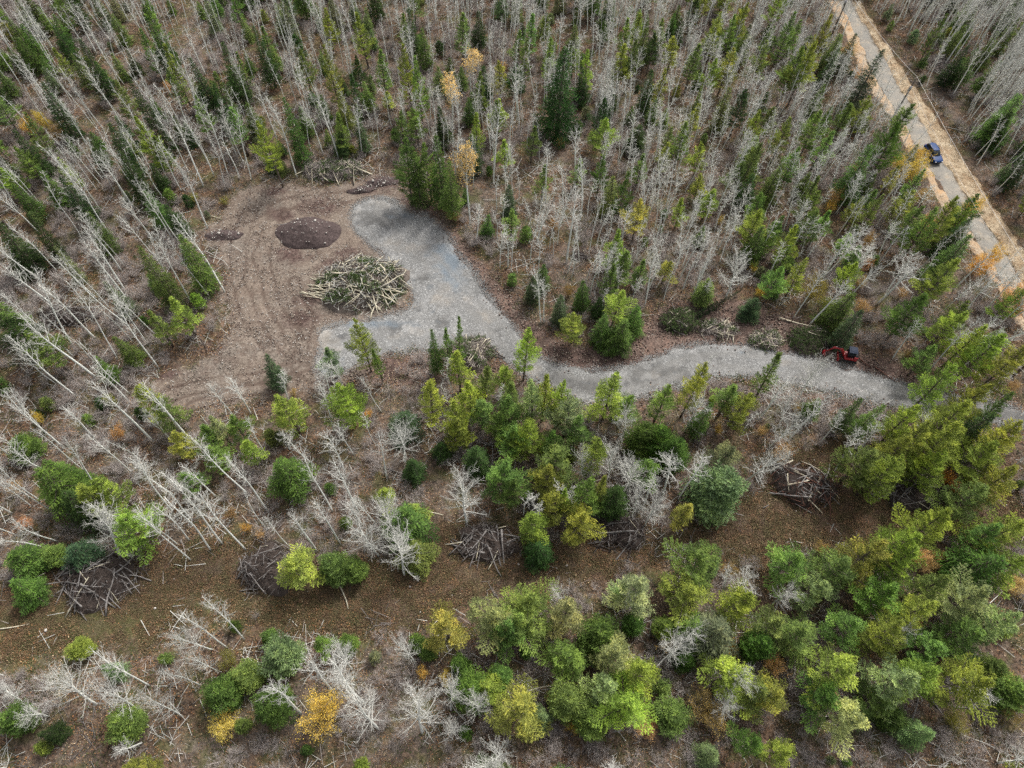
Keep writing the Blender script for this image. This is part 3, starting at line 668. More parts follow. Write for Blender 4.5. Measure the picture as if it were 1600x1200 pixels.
CON = '''P 253 68 11 2.5 l;P 212 182 11 3.2 l;P 368 80 9 2 m;P 357 166 9 3 m;S 205 118 14 2.8 d;S 345 62 12 3.4 d;S 186 240 10 3.5 d;S 92 272 10 3.2 d;S 132 335 8 3 g;S 42 335 9 2.6 d;S -6 350 9 4.5 d;S 215 385 12 3.6 g;S 280 365 11 3.9 g;P 228 485 8 2.6 m;P 268 468 8 3 l;S 180 525 6 2.6 g;S 148 560 5.5 2.3 g;S 165 440 7 2.5 r;S 85 385 7 2 r;P 0 490 10 5 d;P 45 520 9 4 m;P 405 190 12 3.6 l;S 445 150 12 3.2 g;P 507 70 12 3.4 l;P 525 175 8 2.6 m;S 528 205 5 3 d;S 560 178 7 2.5 b;P 592 78 10 2.7 m;P 630 68 12 3.8 l;P 648 90 12 3.4 m;P 604 145 4 2 y;P 628 212 12.5 4.4 m;S 646 230 11 3.3 g;S 681 210 13.5 3.6 g;S 700 248 11.5 3.3 m;P 664 224 11 3.4 m;P 742 178 9 2.4 l;P 777 157 8 2.6 m;P 750 115 10 2 m;P 832 198 7 2.2 m;S 840 180 4.5 1.4 d;P 950 185 8.5 4 l;P 1088 160 8 2.8 l;S 1098 135 6 1.6 m;P 1055 60 8 3 l;P 1145 75 9 3.6 l;P 1120 95 8 3.2 l;P 1005 240 7 2.3 m;P 1045 225 6.5 2.5 l;P 1003 312 9 3.5 y;S 1185 215 7 4 m;P 1070 308 6 2.3 l;P 1115 295 6 3 l;P 1190 330 8 4.2 l;S 1000 195 5 4 d;S 1180 270 7 3.2 d;
P 1275 62 12 4.5 l;P 1253 72 11 4 m;S 1308 75 9 2.6 d;S 1378 76 12 4 b;P 1422 160 12 4.6 m;P 1412 195 12 4.4 g;S 1365 225 11 4.2 g;P 1500 308 11 4 l;P 1470 325 10 4 m;P 1440 318 10 3.6 m;S 1598 150 9 5 m;S 1580 175 7 4 d;
S 415 560 6.5 2.6 b;P 508 545 7 2.4 r;P 555 500 11.5 3.5 l;P 583 545 8 1.5 m;P 527 597 11 4.6 l;P 435 618 9.5 4.3 y;P 665 592 11 3.6 y;S 673 507 11 2.1 g;P 711 493 11 1.5 m;P 695 515 9 1.7 m;P 714 550 9 2.7 l;P 711 627 10 3.6 l;P 715 652 8 3.5 l;P 733 590 10 3 l;P 752 620 8 3 m;P 755 572 9 3 m;P 785 570 8 3.1 l;P 798 618 9 3 m;P 800 670 7 3.2 l;S 688 690 4 2.6 d;S 745 700 6 3.6 d;S 642 720 4.5 3 d;S 437 718 8 5 g;P 785 730 8.5 5 m;S 628 645 5 4 b;S 630 800 7 5.4 g;S 645 855 5 4.2 m;P 648 790 4 2.4 l;P 597 768 5 2.4 y;
P 455 872 7 4.6 y;F 515 877 5 4 m;F 548 882 4 3.2 m;F 430 1020 5 4.8 r;F 414 992 2.5 2 m;F 537 1000 3.5 2.4 m;P 692 968 9 4.2 y;F 665 1010 3 2.5 g;P 775 950 9 4.6 p;P 795 975 8 4 m;F 717 1035 4 2.6 g;F 733 1075 6 4.6 g;P 762 1072 6 4.2 l;F 782 1055 4 2.8 m;F 412 1095 6 4.2 g;F 335 1078 5 4.2 g;F 375 1052 4 3.6 m;S 14 912 5 3.4 g;S 18 860 5 4.2 g;F 75 862 3 2.8 m;F 115 1010 2.5 2.6 l;F 180 1128 4 4 m;F 10 1120 4 3.6 g;
S 52 735 9 5.4 g;S 68 722 8 4 g;S 98 775 7 4.6 d;P 118 765 8 4.2 l;P 152 748 8 3.8 l;P 185 802 8 5.4 l;P 212 603 8 3.4 l;P 242 622 8 3.8 m;P 270 675 6 3.3 l;P 323 646 8 2.3 p;P 362 655 6 3.2 m;P 381 695 6 2.4 l;P 312 668 7 3 m;P 330 700 6 3 m;P 285 740 5 2.6 m;F 25 690 3.5 4 m;S 105 855 5 4 b;
P 822 518 11 3.6 l;P 838 590 11 3.8 p;P 857 577 12 2.6 l;P 882 595 11 3.2 l;P 893 620 10 4.4 p;P 962 583 11 5 l;P 803 600 9 3 m;P 828 657 9 4 l;P 805 665 8 3.4 m;P 1045 605 9 3.6 m;P 1103 572 12 3.7 l;S 1112 625 9 2.5 g;P 1151 600 8 3 m;P 1175 610 9 3.6 l;F 1010 665 7 4.2 g;F 1040 672 7 4.4 g;F 1062 692 7 4 g;P 870 698 9 5 m;P 933 685 10 3.7 l;P 858 725 9 4 l;P 870 770 8 3.5 y;P 886 762 8 1.7 l;P 923 745 10 4 m;P 945 740 9 1.8 l;S 965 760 7 4.2 d;P 835 800 9 4 l;S 845 850 5 3.6 d;P 912 800 8 3.8 l;P 802 752 7 3.4 g;P 1020 720 7 3.6 m;F 1135 748 8 7 r;P 1145 695 9 4.4 r;P 1075 792 7 2.4 y;P 905 650 8 3.6 m;P 780 640 7 3.4 m;P 985 620 7 3.4 m;
P 1100 868 8 5.2 m;P 1085 915 7 4.6 l;P 1003 905 9 5 p;P 974 915 6 2.2 p;F 995 970 4 2.8 g;F 1043 975 4 2.8 m;P 825 937 9 5 m;P 808 955 8 4.6 m;P 890 945 9 4.6 p;F 940 987 6 5 g;P 892 1020 7 5 m;P 965 1015 9 5 p;P 1008 1050 9 4.6 l;P 950 1068 8 4 p;P 990 1092 8 5 l;P 810 1105 9 5 y;F 890 1090 6 4.2 m;F 930 1120 5 4.2 m;F 1055 1115 4 4.2 m;S 1135 975 8 5.4 r;S 1092 978 6 5 g;P 1170 935 9 4.6 l;F 1196 1000 6 3.6 g;P 1150 1050 8 5.2 l;P 1192 1075 7 4 m;F 1075 1027 3.5 2.6 g;
P 1250 868 8 4.6 m;P 1330 880 9 5.4 m;P 1487 798 12 4.6 l;P 1440 828 12 4.6 l;P 1388 848 11 4.6 y;P 1435 860 11 4.2 l;P 1498 572 11 4.2 l;P 1549 598 11 4.2 l;P 1525 624 12 5 l;P 1440 634 10 4 l;P 1505 670 12 5 l;P 1455 662 11 3.8 l;P 1425 682 10 4 l;P 1372 700 9.5 5 m;P 1412 715 11 4.2 l;P 1480 710 9 4.2 l;S 1553 642 10 4.2 d;P 1582 616 11 3.2 m;P 1597 665 11 5 l;P 1558 692 10 4.8 l;P 1592 735 10 5 l;P 1545 757 9 4.6 m;P 1602 810 10 5 l;P 1572 826 9 4.6 m;S 1565 865 9 5.4 g;P 1604 872 9 4.4 l;P 1480 903 9 4.4 m;P 1545 925 10 4.8 p;P 1400 925 8 5 m;P 1460 945 10 4.4 l;P 1600 960 11 4.6 p;P 1530 980 8 5 m;P 1345 970 8 4.2 m;P 1415 980 10 4.2 l;P 1265 985 8 5.2 m;P 1222 975 7 4.4 m;P 1330 1035 10 5 l;P 1432 1060 10 4.6 p;P 1470 1045 10 4.6 l;P 1540 1055 10 5 l;P 1345 1112 9 4.6 p;P 1300 1078 7 4.6 m;P 1216 1076 7 3.8 l;P 1388 1092 6 4.2 g;P 1470 1006 6 4.4 m;F 1565 1040 4 3.2 g;F 1405 1118 4 3 g;F 1600 1080 5 4.4 m;P 1290 905 8 4.2 r;
P 1245 352 8 3.3 l;P 1263 402 8 3.2 l;P 1225 415 8 3.4 m;P 1278 325 8 3.4 m;S 1330 455 7 4 g;S 1350 485 8 3.2 b;P 1448 458 10 4.8 g;P 1500 400 10 4.2 l;S 1515 365 10 4 g;P 1505 485 9 4.2 l;P 1545 505 10 4 l;P 1572 522 11 4.6 l;P 1604 545 11 5 l;P 1465 540 7 3.4 m;P 1520 470 8 3.4 m;S 1383 632 9 2.6 m;S 1350 625 8 2.4 g;S 1283 622 5 2.4 g;P 1225 555 11 2.6 m;
S 835 430 6 2.4 b;S 917 435 6.5 2.5 g;S 878 462 6 2.7 b;P 900 487 7 3.2 y;P 970 453 8 3.5 y;S 945 492 6 3 g;S 975 500 6 4 g;S 997 478 6 3.1 g;S 938 462 5 2.2 d;P 970 362 9 3 l;P 976 392 8 3 m;P 1005 405 7 2.2 m;S 1110 435 5 3.2 m;S 1185 465 4 3.2 b;P 1215 345 7 3.4 m;P 1160 250 7 3 m;P 1195 300 7 3.2 m;S 330 130 9 2.8 d;S 300 90 10 3 d;P 240 215 8 2.4 m;S 165 190 10 3.6 d;S 60 130 10 3.6 d;S 20 200 9 3.2 d;P 1040 108 8 2.6 l;P 920 75 9 2.6 l;P 975 70 9 3 l;P 860 60 9 2.2 m;P 1090 70 9 3 m;P 1200 62 9 3.4 m;P 830 20 9 3 m;P 720 20 10 3 m;P 560 20 10 3 l;S 640 10 10 3 d;P 1000 20 9 3 l;P 1150 25 9 3.4 m;P 1240 20 10 4 m;S 120 60 11 3.4 d;S 230 20 11 3.4 d;S 400 40 11 3.2 d;P 1330 165 7 3 m;P 1300 200 8 3 m;S 1290 130 7 2.6 g;P 850 260 7 2.4 m;P 800 330 6 2.6 m;S 795 290 6 2.4 b;P 905 250 6 2.2 m'''
x0, y0 = apex(882, 76, 15.5)
plant('spruce', x0, y0, 15.5, 7.6, (.036, .088, .022), 'spruce_tree', 'tree', 'spruces in the forest', 'spruce', 'tall', 1, 'tallest dark green pyramid spruce standing alone among the bare aspens of the far woods')
for ln in CON.replace('\n', '').split(';'):
    if ln.strip():
        k, a, b_, h, wd, t = ln.split()
        conif(k, float(a), float(b_), float(h), float(wd), t)

# hand placed bare aspens: base pixel, top pixel, spread, kind
def two(bx, by, tx, ty):
    """base on the ground at one pixel, height from how far up the plumb line the other lies"""
    p = at(bx, by); best = None
    for i in range(20, 170):
        h = i*.1; q = to_px((p.x, p.y, h)); e = (q[0]-tx)**2+(q[1]-ty)**2
        if best is None or e < best[0]: best = (e, h, q)
    h = min(best[1], 12.5); lean = at(tx, ty, h)-Vector((p.x, p.y, h))
    return p, max(h, 3.), lean
ASP = '''730 818 720 708 5.8 w;633 720 622 652 4.8 w;632 898 612 815 5.2 w;592 868 545 800 5 w;618 840 590 770 4.8 w;1134 465 1172 372 5 w;1246 625 1302 535 4 w;190 872 140 790 6 w;
335 276 290 180 3 a;357 275 312 150 3.2 a;375 281 345 200 2.4 p;393 281 362 175 2.6 a;325 358 275 240 2.8 a;318 291 262 150 3.2 a;138 331 84 235 3 a;228 278 186 195 2.6 a;253 218 228 140 2.2 a;310 200 290 80 3.4 a;
464 276 420 140 3.4 a;432 215 402 130 3 a;505 241 484 150 2.8 a;530 251 500 140 2.8 a;566 241 550 150 2.8 a;486 191 458 95 3 a;470 150 438 66 3 a;657 199 648 118 2.2 a;674 196 668 122 2 a;633 206 626 140 2 a;735 352 728 235 3.4 y;771 286 768 166 3.4 a;708 206 706 120 3 y;735 150 740 80 3 y;
298 472 222 340 3.4 a;352 457 270 325 3.2 a;115 542 50 400 3 a;150 530 70 450 3.2 a;185 562 110 420 3 a;248 575 165 455 3.4 a;205 478 130 372 3 a;150 590 20 485 3.8 a;232 540 150 420 2.8 a;120 620 0 530 3 a;
270 800 200 700 3.2 a;385 860 300 760 3.4 a;298 875 200 790 3 a;348 850 270 750 2.8 a;390 775 300 680 3 a;300 690 220 600 3 a;240 690 130 590 3 a;100 700 0 620 3 a;330 860 265 780 2.6 p;95 750 0 690 3.4 a;420 800 350 710 2.8 a;560 800 520 720 3 a;520 800 455 700 3 a;532 850 490 780 2.6 a;495 862 450 800 2.6 a;540 740 510 680 3 a;
332 1015 240 985 3.2 w;382 1000 325 940 2.8 a;355 1012 290 960 2.4 a;232 1071 140 1020 3 a;345 1050 290 1030 2.4 w;312 1070 262 1048 2.6 w;285 1120 225 1092 2.8 w;218 1110 150 1075 4 w;150 1100 60 1050 4.4 w;40 1100 0 1070 3 w;550 1046 508 1000 3.4 w;650 1035 610 985 2.8 w;592 1140 545 1080 5 w;660 1145 645 1080 5.6 w;470 1115 430 1060 3 a;705 1110 700 1060 3.6 w;520 1080 480 1030 3 a;570 1100 520 1035 4 a;752 1120 738 1085 3 w;
985 810 1005 765 3 w;1007 822 1035 762 3.2 w;912 758 908 708 3 w;972 690 978 640 3.4 w;1070 675 1092 625 4 w;1060 780 1110 705 3.6 a;1035 775 1060 710 3.6 a;1165 752 1235 690 4.2 w;1230 690 1290 620 3 a;1180 660 1230 590 3.4 a;1200 700 1260 640 4 w;1215 670 1240 620 3.6 w;1303 738 1350 672 2.6 a;1280 695 1320 640 2.4 a;1330 722 1385 650 2.4 a;980 770 1000 700 4.4 w;950 750 965 680 4 w;
1240 496 1300 400 2.6 a;1266 506 1320 440 3 a;1378 470 1430 390 4.4 a;1370 475 1440 410 4 a;1370 405 1400 340 2.8 a;1280 440 1335 350 4 a;1335 445 1360 375 4 a;1285 435 1350 350 3.6 a;1455 575 1530 485 3 a;1490 560 1560 490 3 a;1395 560 1430 500 2.4 a;1500 500 1560 420 3 a;1530 470 1580 420 3.2 a;
885 412 895 300 3.6 a;905 350 925 250 3.6 a;898 290 905 200 3.4 a;880 330 878 260 2.6 a;852 320 856 230 3 a;811 200 810 95 3.6 a;850 505 852 430 2.4 a;845 505 842 420 2.4 a;930 455 936 400 2.2 a;1010 462 1028 400 2.6 a;1060 440 1100 350 2.8 a;1085 470 1115 430 1.6 p;985 475 1000 430 2 a;1060 1000 1085 985 3.4 w;1120 1070 1160 1060 4 w;1040 1030 1060 1000 4 w;1205 945 1235 925 3.2 w;1125 935 1145 880 2 a;880 945 870 918 2.6 w;975 945 985 925 2.6 w'''
for ln in ASP.replace('\n', '').split(';'):
    if not ln.strip(): continue
    bx, by, tx, ty, wd, k = ln.split()
    p, h, lean = two(*map(float, (bx, by, tx, ty)))
    key = {'w': 'aspen_wide', 'a': 'aspen', 'p': 'aspen_pole', 'y': 'aspen_leafy'}[k]
    if k == 'w': h = min(h, 8.5); wd = min(float(wd), .62*h)
    adj = {'w': 'widely branched white', 'a': 'tall white stemmed', 'p': 'thin pole like', 'y': 'yellow topped'}[k]
    o = plant(key, p.x, p.y, h, float(wd)*1.1, (.72, .50, .20) if k == 'y' else (.4, .4, .4), 'aspen_tree', 'tree', 'bare aspens', 'aspen', adj + ('' if k == 'y' else ' bare'))
    L2 = Vector((lean.x, lean.y, 0))
    if L2.length > .05:
        ang = min(math.atan2(L2.length, h), .3); ax = Vector((-L2.y, L2.x, 0)).normalized()
        o.rotation_euler = (Matrix.Rotation(ang, 3, ax) @ Euler(o.rotation_euler).to_matrix()).to_euler()

# autumn shrubs and yellow trees
YE = (.64, .42, .075); OR = (.60, .38, .17); OC = (.38, .25, .08); BY = (.80, .64, .15); YG = (.27, .25, .05); PE = (.62, .42, .20)
SHR = [(1425,258,4.5,6.2,'big golden willow shrub beside the blue parked car',YE),(1442,238,3.5,4,'golden willow shrub behind the blue parked car',YE),(498,1112,5,4.4,'bright yellow aspen shrub at the bottom of the photo',BY),
 (353,1028,3.5,2.8,0,YG),(342,1125,3,4,0,BY),(659,1048,2,1.6,0,BY),(700,1060,3,2,0,YE),(1275,445,4.5,4.6,0,YG),(1298,470,3,3,0,YG),(1525,318,4,4,0,YE),(1540,405,4,4.4,0,YE),(1560,392,3.5,3,0,YE),(1590,450,4.5,5,0,PE),(1604,470,4,4,0,PE),(1455,342,4,2.4,0,OR),(1360,372,4,2.2,0,OC),(1350,437,2.5,2,0,OR),(1352,475,2.5,2.6,0,OR),(1415,455,2,2,0,OR),(1358,408,2.5,2.2,0,OR),(1310,300,3,3.4,0,OR),(1300,320,2.4,2.4,0,YE),(1223,703,3,2.6,0,OR),(1490,750,2.5,3.4,0,YE),(1440,868,2.8,3,0,OR),(1452,884,2.4,2.6,0,OR),(1215,1040,2.5,3.2,0,OR),(1570,1060,3,3.4,0,OR),(1592,915,2.5,3,0,OR),(1043,1005,2.6,3,0,OC),(1140,1015,2,2.8,0,YE),(1175,1012,2,2.6,0,OR),(1110,1110,3,5,0,OR),(868,1090,2,2.4,0,OR),(1015,1132,2,3.4,0,OR),(900,1130,2,2.4,0,YE),(1590,1115,3,3.6,0,OC),(1500,1125,2.4,3,0,YG),(20,760,2.2,2,0,OR),(38,815,2,2,0,OR),(55,648,2.5,1.6,0,YE),(180,672,2.6,2.4,0,OC),(458,612,1.5,1.2,0,OR),(575,645,1.6,1.4,0,YE),(360,800,2,1.8,0,OC),(383,822,2,1.4,0,YE),(405,832,1.5,1.5,0,OR),(125,335,2,1.4,0,YE),(40,190,3,3.4,0,YE),(85,200,3,3,0,OC),(60,180,3.5,2.4,0,YE),(260,130,2.4,1.6,0,OR),(875,220,2,1.6,0,OR),(890,450,2.4,2.2,0,OC),(865,350,2,2,0,OC),(1128,340,2,1.4,0,YE),(1180,415,2,1.6,0,YE),(1190,450,2,2,0,YE),(1125,668,2,1.4,0,YE),(1192,670,2,1.6,0,OR),(1245,635,2,2,0,OC),(770,975,2,1.6,0,OR),(1285,855,2,2,0,OC),(1270,895,2,2,0,OC),(1545,520,2,2,0,OR),(1140,890,2,2.4,0,OC),(785,100,2,2,0,OR),(555,100,2,2,0,OC),(1025,60,2.4,2,0,OR),(1330,75,3,4,0,PE),(1340,110,2.4,3,0,PE),(1345,260,2.5,3,0,OC),(1450,300,3,3.4,0,OC),(1200,90,2,2,0,OC),(300,305,1.6,2,0,YG),(350,310,1.4,2,0,YG),(710,335,1.6,2.6,0,OC),(1420,550,1.4,1.4,0,OC),(1470,870,2,2.4,0,OC),(1300,1090,2,2.2,0,OR),(1235,1010,2,2,0,OR),(1430,975,2,2,0,OR),(1585,600,2,2,0,OR)]
for px, py, h, wd, lb, col in SHR:
    x, y = apex(px, py, h*.8)
    cn = {YE: 'golden', OR: 'orange', OC: 'ochre', BY: 'bright yellow', YG: 'yellow green', PE: 'peach coloured'}[col]
    plant('shrub', x, y, h, wd*(1 if lb else .82), [c*R.uniform(.85, 1.1) for c in col], 'autumn_shrub', 'shrub', 'autumn shrubs', 'autumn shrub', cn, None, lb or None)

# ------------------------------------------------------------------ brush piles, mounds, logs
PILES = [  # px, py, half width m, half depth m, height, logs, kind, label
 (565,446,6.0,4.7,2.1,130,'fresh','largest heap of freshly cut pale logs and green boughs beside the gravel turnaround'),
 (742,553,2.8,2.4,1.5,36,'fresh','round heap of cut branches among pines at the inner edge of the driveway'),
 (520,268,4.4,2.2,1.5,44,'fresh','long heap of pale logs and dark boughs at the top edge of the clearing'),
 (1063,503,2.6,2.1,1.3,24,'green','bushy heap of felled evergreen boughs above the driveway bend'),
 (1122,515,2.4,1.7,1.0,40,'fresh','small heap of pale splayed branches between two evergreen heaps above the driveway'),
 (1196,532,2.3,1.6,1.0,26,'fresh','low heap of brown and pale branches on the upper driveway edge'),
 (1264,533,2.9,2.2,1.4,34,'green','heap of dark boughs and long sticks touching the bucket of the red excavator'),
 (155,906,4.4,3.1,1.8,70,'grey','broad old grey brush pile at the end of the mossy strip'),
 (418,890,3.0,2.9,1.6,50,'grey','grey brush pile with one bleached plank beside a yellow green pine'),
 (760,850,4.0,2.0,1.3,50,'grey','low purplish grey brush pile below the round white aspen'),
 (965,830,3.3,2.4,1.4,50,'grey','dark brush pile under two slanting white aspens'),
 (1252,760,3.8,2.9,1.6,70,'red','reddish brush pile with white sticks in the brown opening'),
 (1430,768,4.0,2.7,1.5,60,'grey','dark brush pile half hidden below the tall lime pines'),
 (105,497,3.6,1.8,1.0,50,'grey','tangle of grey dead branches in the bare woods west of the clearing'),
 (1500,728,2.4,1.6,.9,24,'grey','small dark branch heap between the pines near the driveway end'),
 (905,362+40,1.2,1.,.5,10,'grey','little grey branch heap inside the bare aspen grove')]
LM = []   # landmarks for labels: px, py, phrase
def rot_z(a): return np.array([[math.cos(a), -math.sin(a), 0], [math.sin(a), math.cos(a), 0], [0, 0, 1]])
def stick_mesh(n=6, seed=0, L=1., r=1.):
    r_ = np.random.default_rng(seed); t = np.linspace(0, 1, n)
    p = np.stack([t-.5, .045*np.sin(t*r_.uniform(2, 6)+r_.uniform(0, 6)), .02*np.cos(t*4+r_.uniform(0, 6))], -1)
    mb = MB(); mb.tube(p*np.array([L, L**.5, L**.5]), np.linspace(1., .55, n)*r, 6); return mb
LOGM = {}
for nm, mt in (('pale', M_LOG_PALE), ('grey', M_LOG_GREY), ('dark', M_LOG_DARK), ('rust', M_LOG_RUST)):
    for ln_ in (1.4, 2.6, 4.2, 7.):
        for s in range(2):
            mb = stick_mesh(6, s*7+int(ln_), ln_, {1.4: .045, 2.6: .06, 4.2: .075, 7.: .10}[ln_])
            me = mb.mesh('log'); me.materials.append(mt); LOGM.setdefault(nm, {}).setdefault(ln_, []).append(me)
def needles_on(mb, c, d, n, spread, rr):
    p = np.repeat(c, n, 0)+rr.normal(0, spread, (len(c)*n, 3)); dd = np.repeat(d, n, 0)
    mb.blades(p, unit(dd+rr.normal(0, .6, p.shape))*.18, .05, np.clip(rr.normal(.4, .2, len(p)), 0, 1))
for i, (px, py, wx, wy, hh, nl, kd, lb) in enumerate(PILES):
    c = at(px, py); r = np.random.default_rng(900+i)
    root = empty('brush_pile', (c.x, c.y, hz(c.x, c.y)))
    tag(root, lb, 'brush pile', 'brush piles')
    LM.append((px, py, {0: 'big fresh log heap', 1: 'round driveway heap', 2: 'clearing bough heap', 3: 'evergreen bough heap', 4: 'pale branch heap', 5: 'driveway edge heap', 6: 'excavator bough heap', 7: 'broad grey brush pile', 8: 'bleached plank pile', 9: 'low purplish pile', 10: 'dark central brush pile', 11: 'reddish brush pile', 12: 'brush pile under pines', 13: 'grey branch tangle', 14: 'small dark heap', 15: 'little grove heap'}[i]))
    ph = r.uniform(0, 6.28, 4)
    def rmod(th): return 1+.15*np.sin(2*th+ph[0])+.14*np.sin(3*th+ph[1])+.09*np.sin(5*th+ph[2])
    def zz(u, v):
        q = np.hypot(u, v)/rmod(np.arctan2(v, u)); return hh*np.clip(1-q*q, 0, 1)**.6*(.72+.56*vnoise(u*wx+60+i*3, v*wy+60, .45, 77))
    def surf(u, v): return float(zz(np.array(u), np.array(v)))
    # core of soil and bark
    nn, mm = 26, 9; V = [(0, 0, hh*.72)]
    for a in range(mm):
        rr = (a+1)/mm
        for k in range(nn):
            th = k*2*math.pi/nn; q = rr*float(rmod(th))*(.96+r.normal(0, .02)); z = surf(q*math.cos(th), q*math.sin(th))*.78+r.normal(0, .08)*(rr < 1) - .25*(rr == 1)
            V.append((wx*.95*q*math.cos(th), wy*.95*q*math.sin(th), z))
    f3 = [(0, 1+k, 1+(k+1) % nn) for k in range(nn)]; f4 = [(1+a*nn+k, 1+(a+1)*nn+k, 1+(a+1)*nn+(k+1) % nn, 1+a*nn+(k+1) % nn) for a in range(mm-1) for k in range(nn)]
    cb = MB(); cb.add(np.array(V), f3=f3, f4=f4)
    cb.build('soil_core', {'fresh': M_PINEBARK, 'green': M_PINEBARK, 'grey': M_LOG_DARK, 'red': M_LOG_DARK}[kd], root)
    # fine tangle
    n = int(wx*wy*(44 if i == 0 else 40 if kd in ('fresh', 'green') else 46)); a = r.uniform(0, 6.28, n); q = np.sqrt(r.uniform(0, 1.15, n)); u = q*np.cos(a); v = q*np.sin(a)
    z = zz(u, v)+r.uniform(-.15, .28, n); p = np.stack([u*wx, v*wy, z], -1)
    d = unit(np.stack([r.normal(size=n), r.normal(size=n), r.normal(0, .45, n)], -1)); L = r.uniform(.4, 1.7, n)[:, None]
    tb = MB(); tb.segs(p-d*L/2, p+d*L/2, .026, .010, 3); o = tb.build('branch_tangle', {'fresh': M_LOG_DARK if i == 0 else M_BRUSH, 'green': M_LOG_DARK, 'grey': M_LOG_DARK, 'red': M_LOG_DARK}[kd], root); o['kind'] = 'stuff'
    n2 = n//2 if kd in ('fresh', 'green') else n//5; tb = MB(); p2 = p[:n2]+r.normal(0, .25, (n2, 3)); d2 = unit(r.normal(size=(n2, 3))*np.array([1, 1, .4])); L3 = r.uniform(.25, .9, (n2, 1)); tb.segs(p2-d2*L3, p2+d2*L3, .03, .012, 3)
    o = tb.build('bark_tangle', M_TWIG if i == 0 else M_LOG_DARK if kd in ('fresh', 'green') else M_LOG_RUST if kd == 'red' else M_LOG_GREY, root); o['kind'] = 'stuff'
    if kd in ('fresh', 'green'):
        gb_ = MB(); n3 = int(wx*wy*(75 if kd == 'fresh' else 70)); a = r.uniform(0, 6.28, n3); q = np.sqrt(r.uniform(0, 1.1, n3)); u = q*np.cos(a); v = q*np.sin(a)
        if kd == 'fresh': msk = vnoise(u*3+i*5+10, v*3+20, 1., 5) > .5; u, v = u[msk], v[msk]
        z = zz(u, v)+.10; p = np.stack([u*wx, v*wy, z], -1); d = unit(r.normal(size=p.shape)*np.array([1, 1, .3]))
        for k in range(3): needles_on(gb_, p+d*k*.2, d, 7, .06, r)
        o = gb_.build('green_bough', M_NEEDLE, root); o['kind'] = 'stuff'; o.color = (.10, .15, .05, 1)
    tones = {'fresh': ['pale']*7+['grey', 'dark'], 'green': ['pale', 'grey', 'dark'], 'grey': ['grey']*8+['dark']*4+['pale'], 'red': ['rust']*3+['grey']*5+['pale']}[kd]
    for k in range(nl):
        ln_ = r.choice([1.4, 2.6, 2.6, 4.2] if wx > 3 else [1.4, 1.4, 2.6])
        if i == 0 and k < 60: ln_ = 4.2
        a = r.uniform(0, 6.28); q = math.sqrt(r.uniform(0, 1.05)); u, v = q*math.cos(a), q*math.sin(a)
        rz = r.uniform(0, 6.28)
        if i == 0 and k < 30: u, v = r.uniform(-1.05, -.15), r.uniform(-.6, .2); rz = r.normal(-.35, .2); tn = 'pale'
        elif i == 0 and k < 60: a = r.uniform(-1.2, 2.2); u, v = .75*math.cos(a), .75*math.sin(a); rz = a+r.normal(0, .5); tn = 'pale'
        else: tn = tones[r.integers(len(tones))]
        # slope along the heap
        dx, dy = math.cos(rz)*ln_*.4/wx, math.sin(rz)*ln_*.4/wy
        z0_, z1_ = surf(u-dx, v-dy), surf(u+dx, v+dy)
        pitch = -math.atan2((z1_-z0_)*.8, ln_*.8)+r.normal(0, .08)
        ms = LOGM[tn][ln_]; me = ms[int(r.integers(2))]
        o = bpy.data.objects.new('log', me); COL.objects.link(o); o.parent = root
        o.location = (u*wx, v*wy, max((z0_+z1_)/2, .08)+r.uniform(.03, .22)); o.rotation_euler = (r.uniform(0, 6), pitch, rz)
        s = r.uniform(.7, 1.2); o.scale = (s, s*r.uniform(.8, 1.5), s*r.uniform(.8, 1.5))
    TREES.append((c.x, c.y, max(wx, wy)*.75))

def mound(px, py, wx, wy, hh, rz, label, mat=M_MOUND, seed=1, n_st=40):
    c = at(px, py); r = np.random.default_rng(seed); root = empty('soil_mound', (c.x, c.y, hz(c.x, c.y)), rz)
    tag(root, label, 'soil mound')
    nn, mm = 64, 22; V = [(0, 0, hh)]
    for a in range(mm):
        rr = (a+1)/mm
        for k in range(nn):
            th = k*2*math.pi/nn; q = rr*(1+.07*math.sin(2*th+seed)+.05*math.sin(5*th)); x, y = wx*q*math.cos(th), wy*q*math.sin(th)
            z = hh*(1-rr**1.5)*(.8+.4*vnoise(np.array(x+50), np.array(y+50), .5, seed))+(vnoise(np.array(x*1.+90), np.array(y*1.+90), 2.2, 2)-.5)*.22*(rr < .98) - .2*(rr == 1)
            V.append((x, y, float(z)))
    f3 = [(0, 1+k, 1+(k+1) % nn) for k in range(nn)]; f4 = [(1+a*nn+k, 1+(a+1)*nn+k, 1+(a+1)*nn+(k+1) % nn, 1+a*nn+(k+1) % nn) for a in range(mm-1) for k in range(nn)]
    b = MB(); b.add(np.array(V), f3=f3, f4=f4); b.build('soil_heap', mat, root, smooth=True)
    VV = np.array(V); sb = MB()
    for k in range(n_st*6):
        p = VV[r.integers(nn*5 if k % 3 else 1, len(VV))]; s = r.uniform(.03, .10) if k > n_st//3 else r.uniform(.12, .24)
        sb.box(p+np.array([r.normal(0, .15), r.normal(0, .15), s*.4]), (s*2, s*1.5, s*1.3), r.uniform(0, 3), r.uniform(0, 1), r.uniform(0, 1), .6)
    o = sb.build('loose_rubble', M_STONE, root); o['kind'] = 'stuff'
    TREES.append((c.x, c.y, wx))
mound(482, 364, 4.9, 3.3, 1.9, .15, 'purplish brown topsoil mound speckled with pale stones in the clearing', seed=3, n_st=12)
mound(348, 369, 3.2, 1.0, .55, .15, 'low dark ridge of dug soil at the clearing edge', seed=4, n_st=8)
mound(600, 284, 3.2, .9, .45, .2, 'dark furrow of turned earth between the bough heap and the turnaround', seed=5, n_st=8)
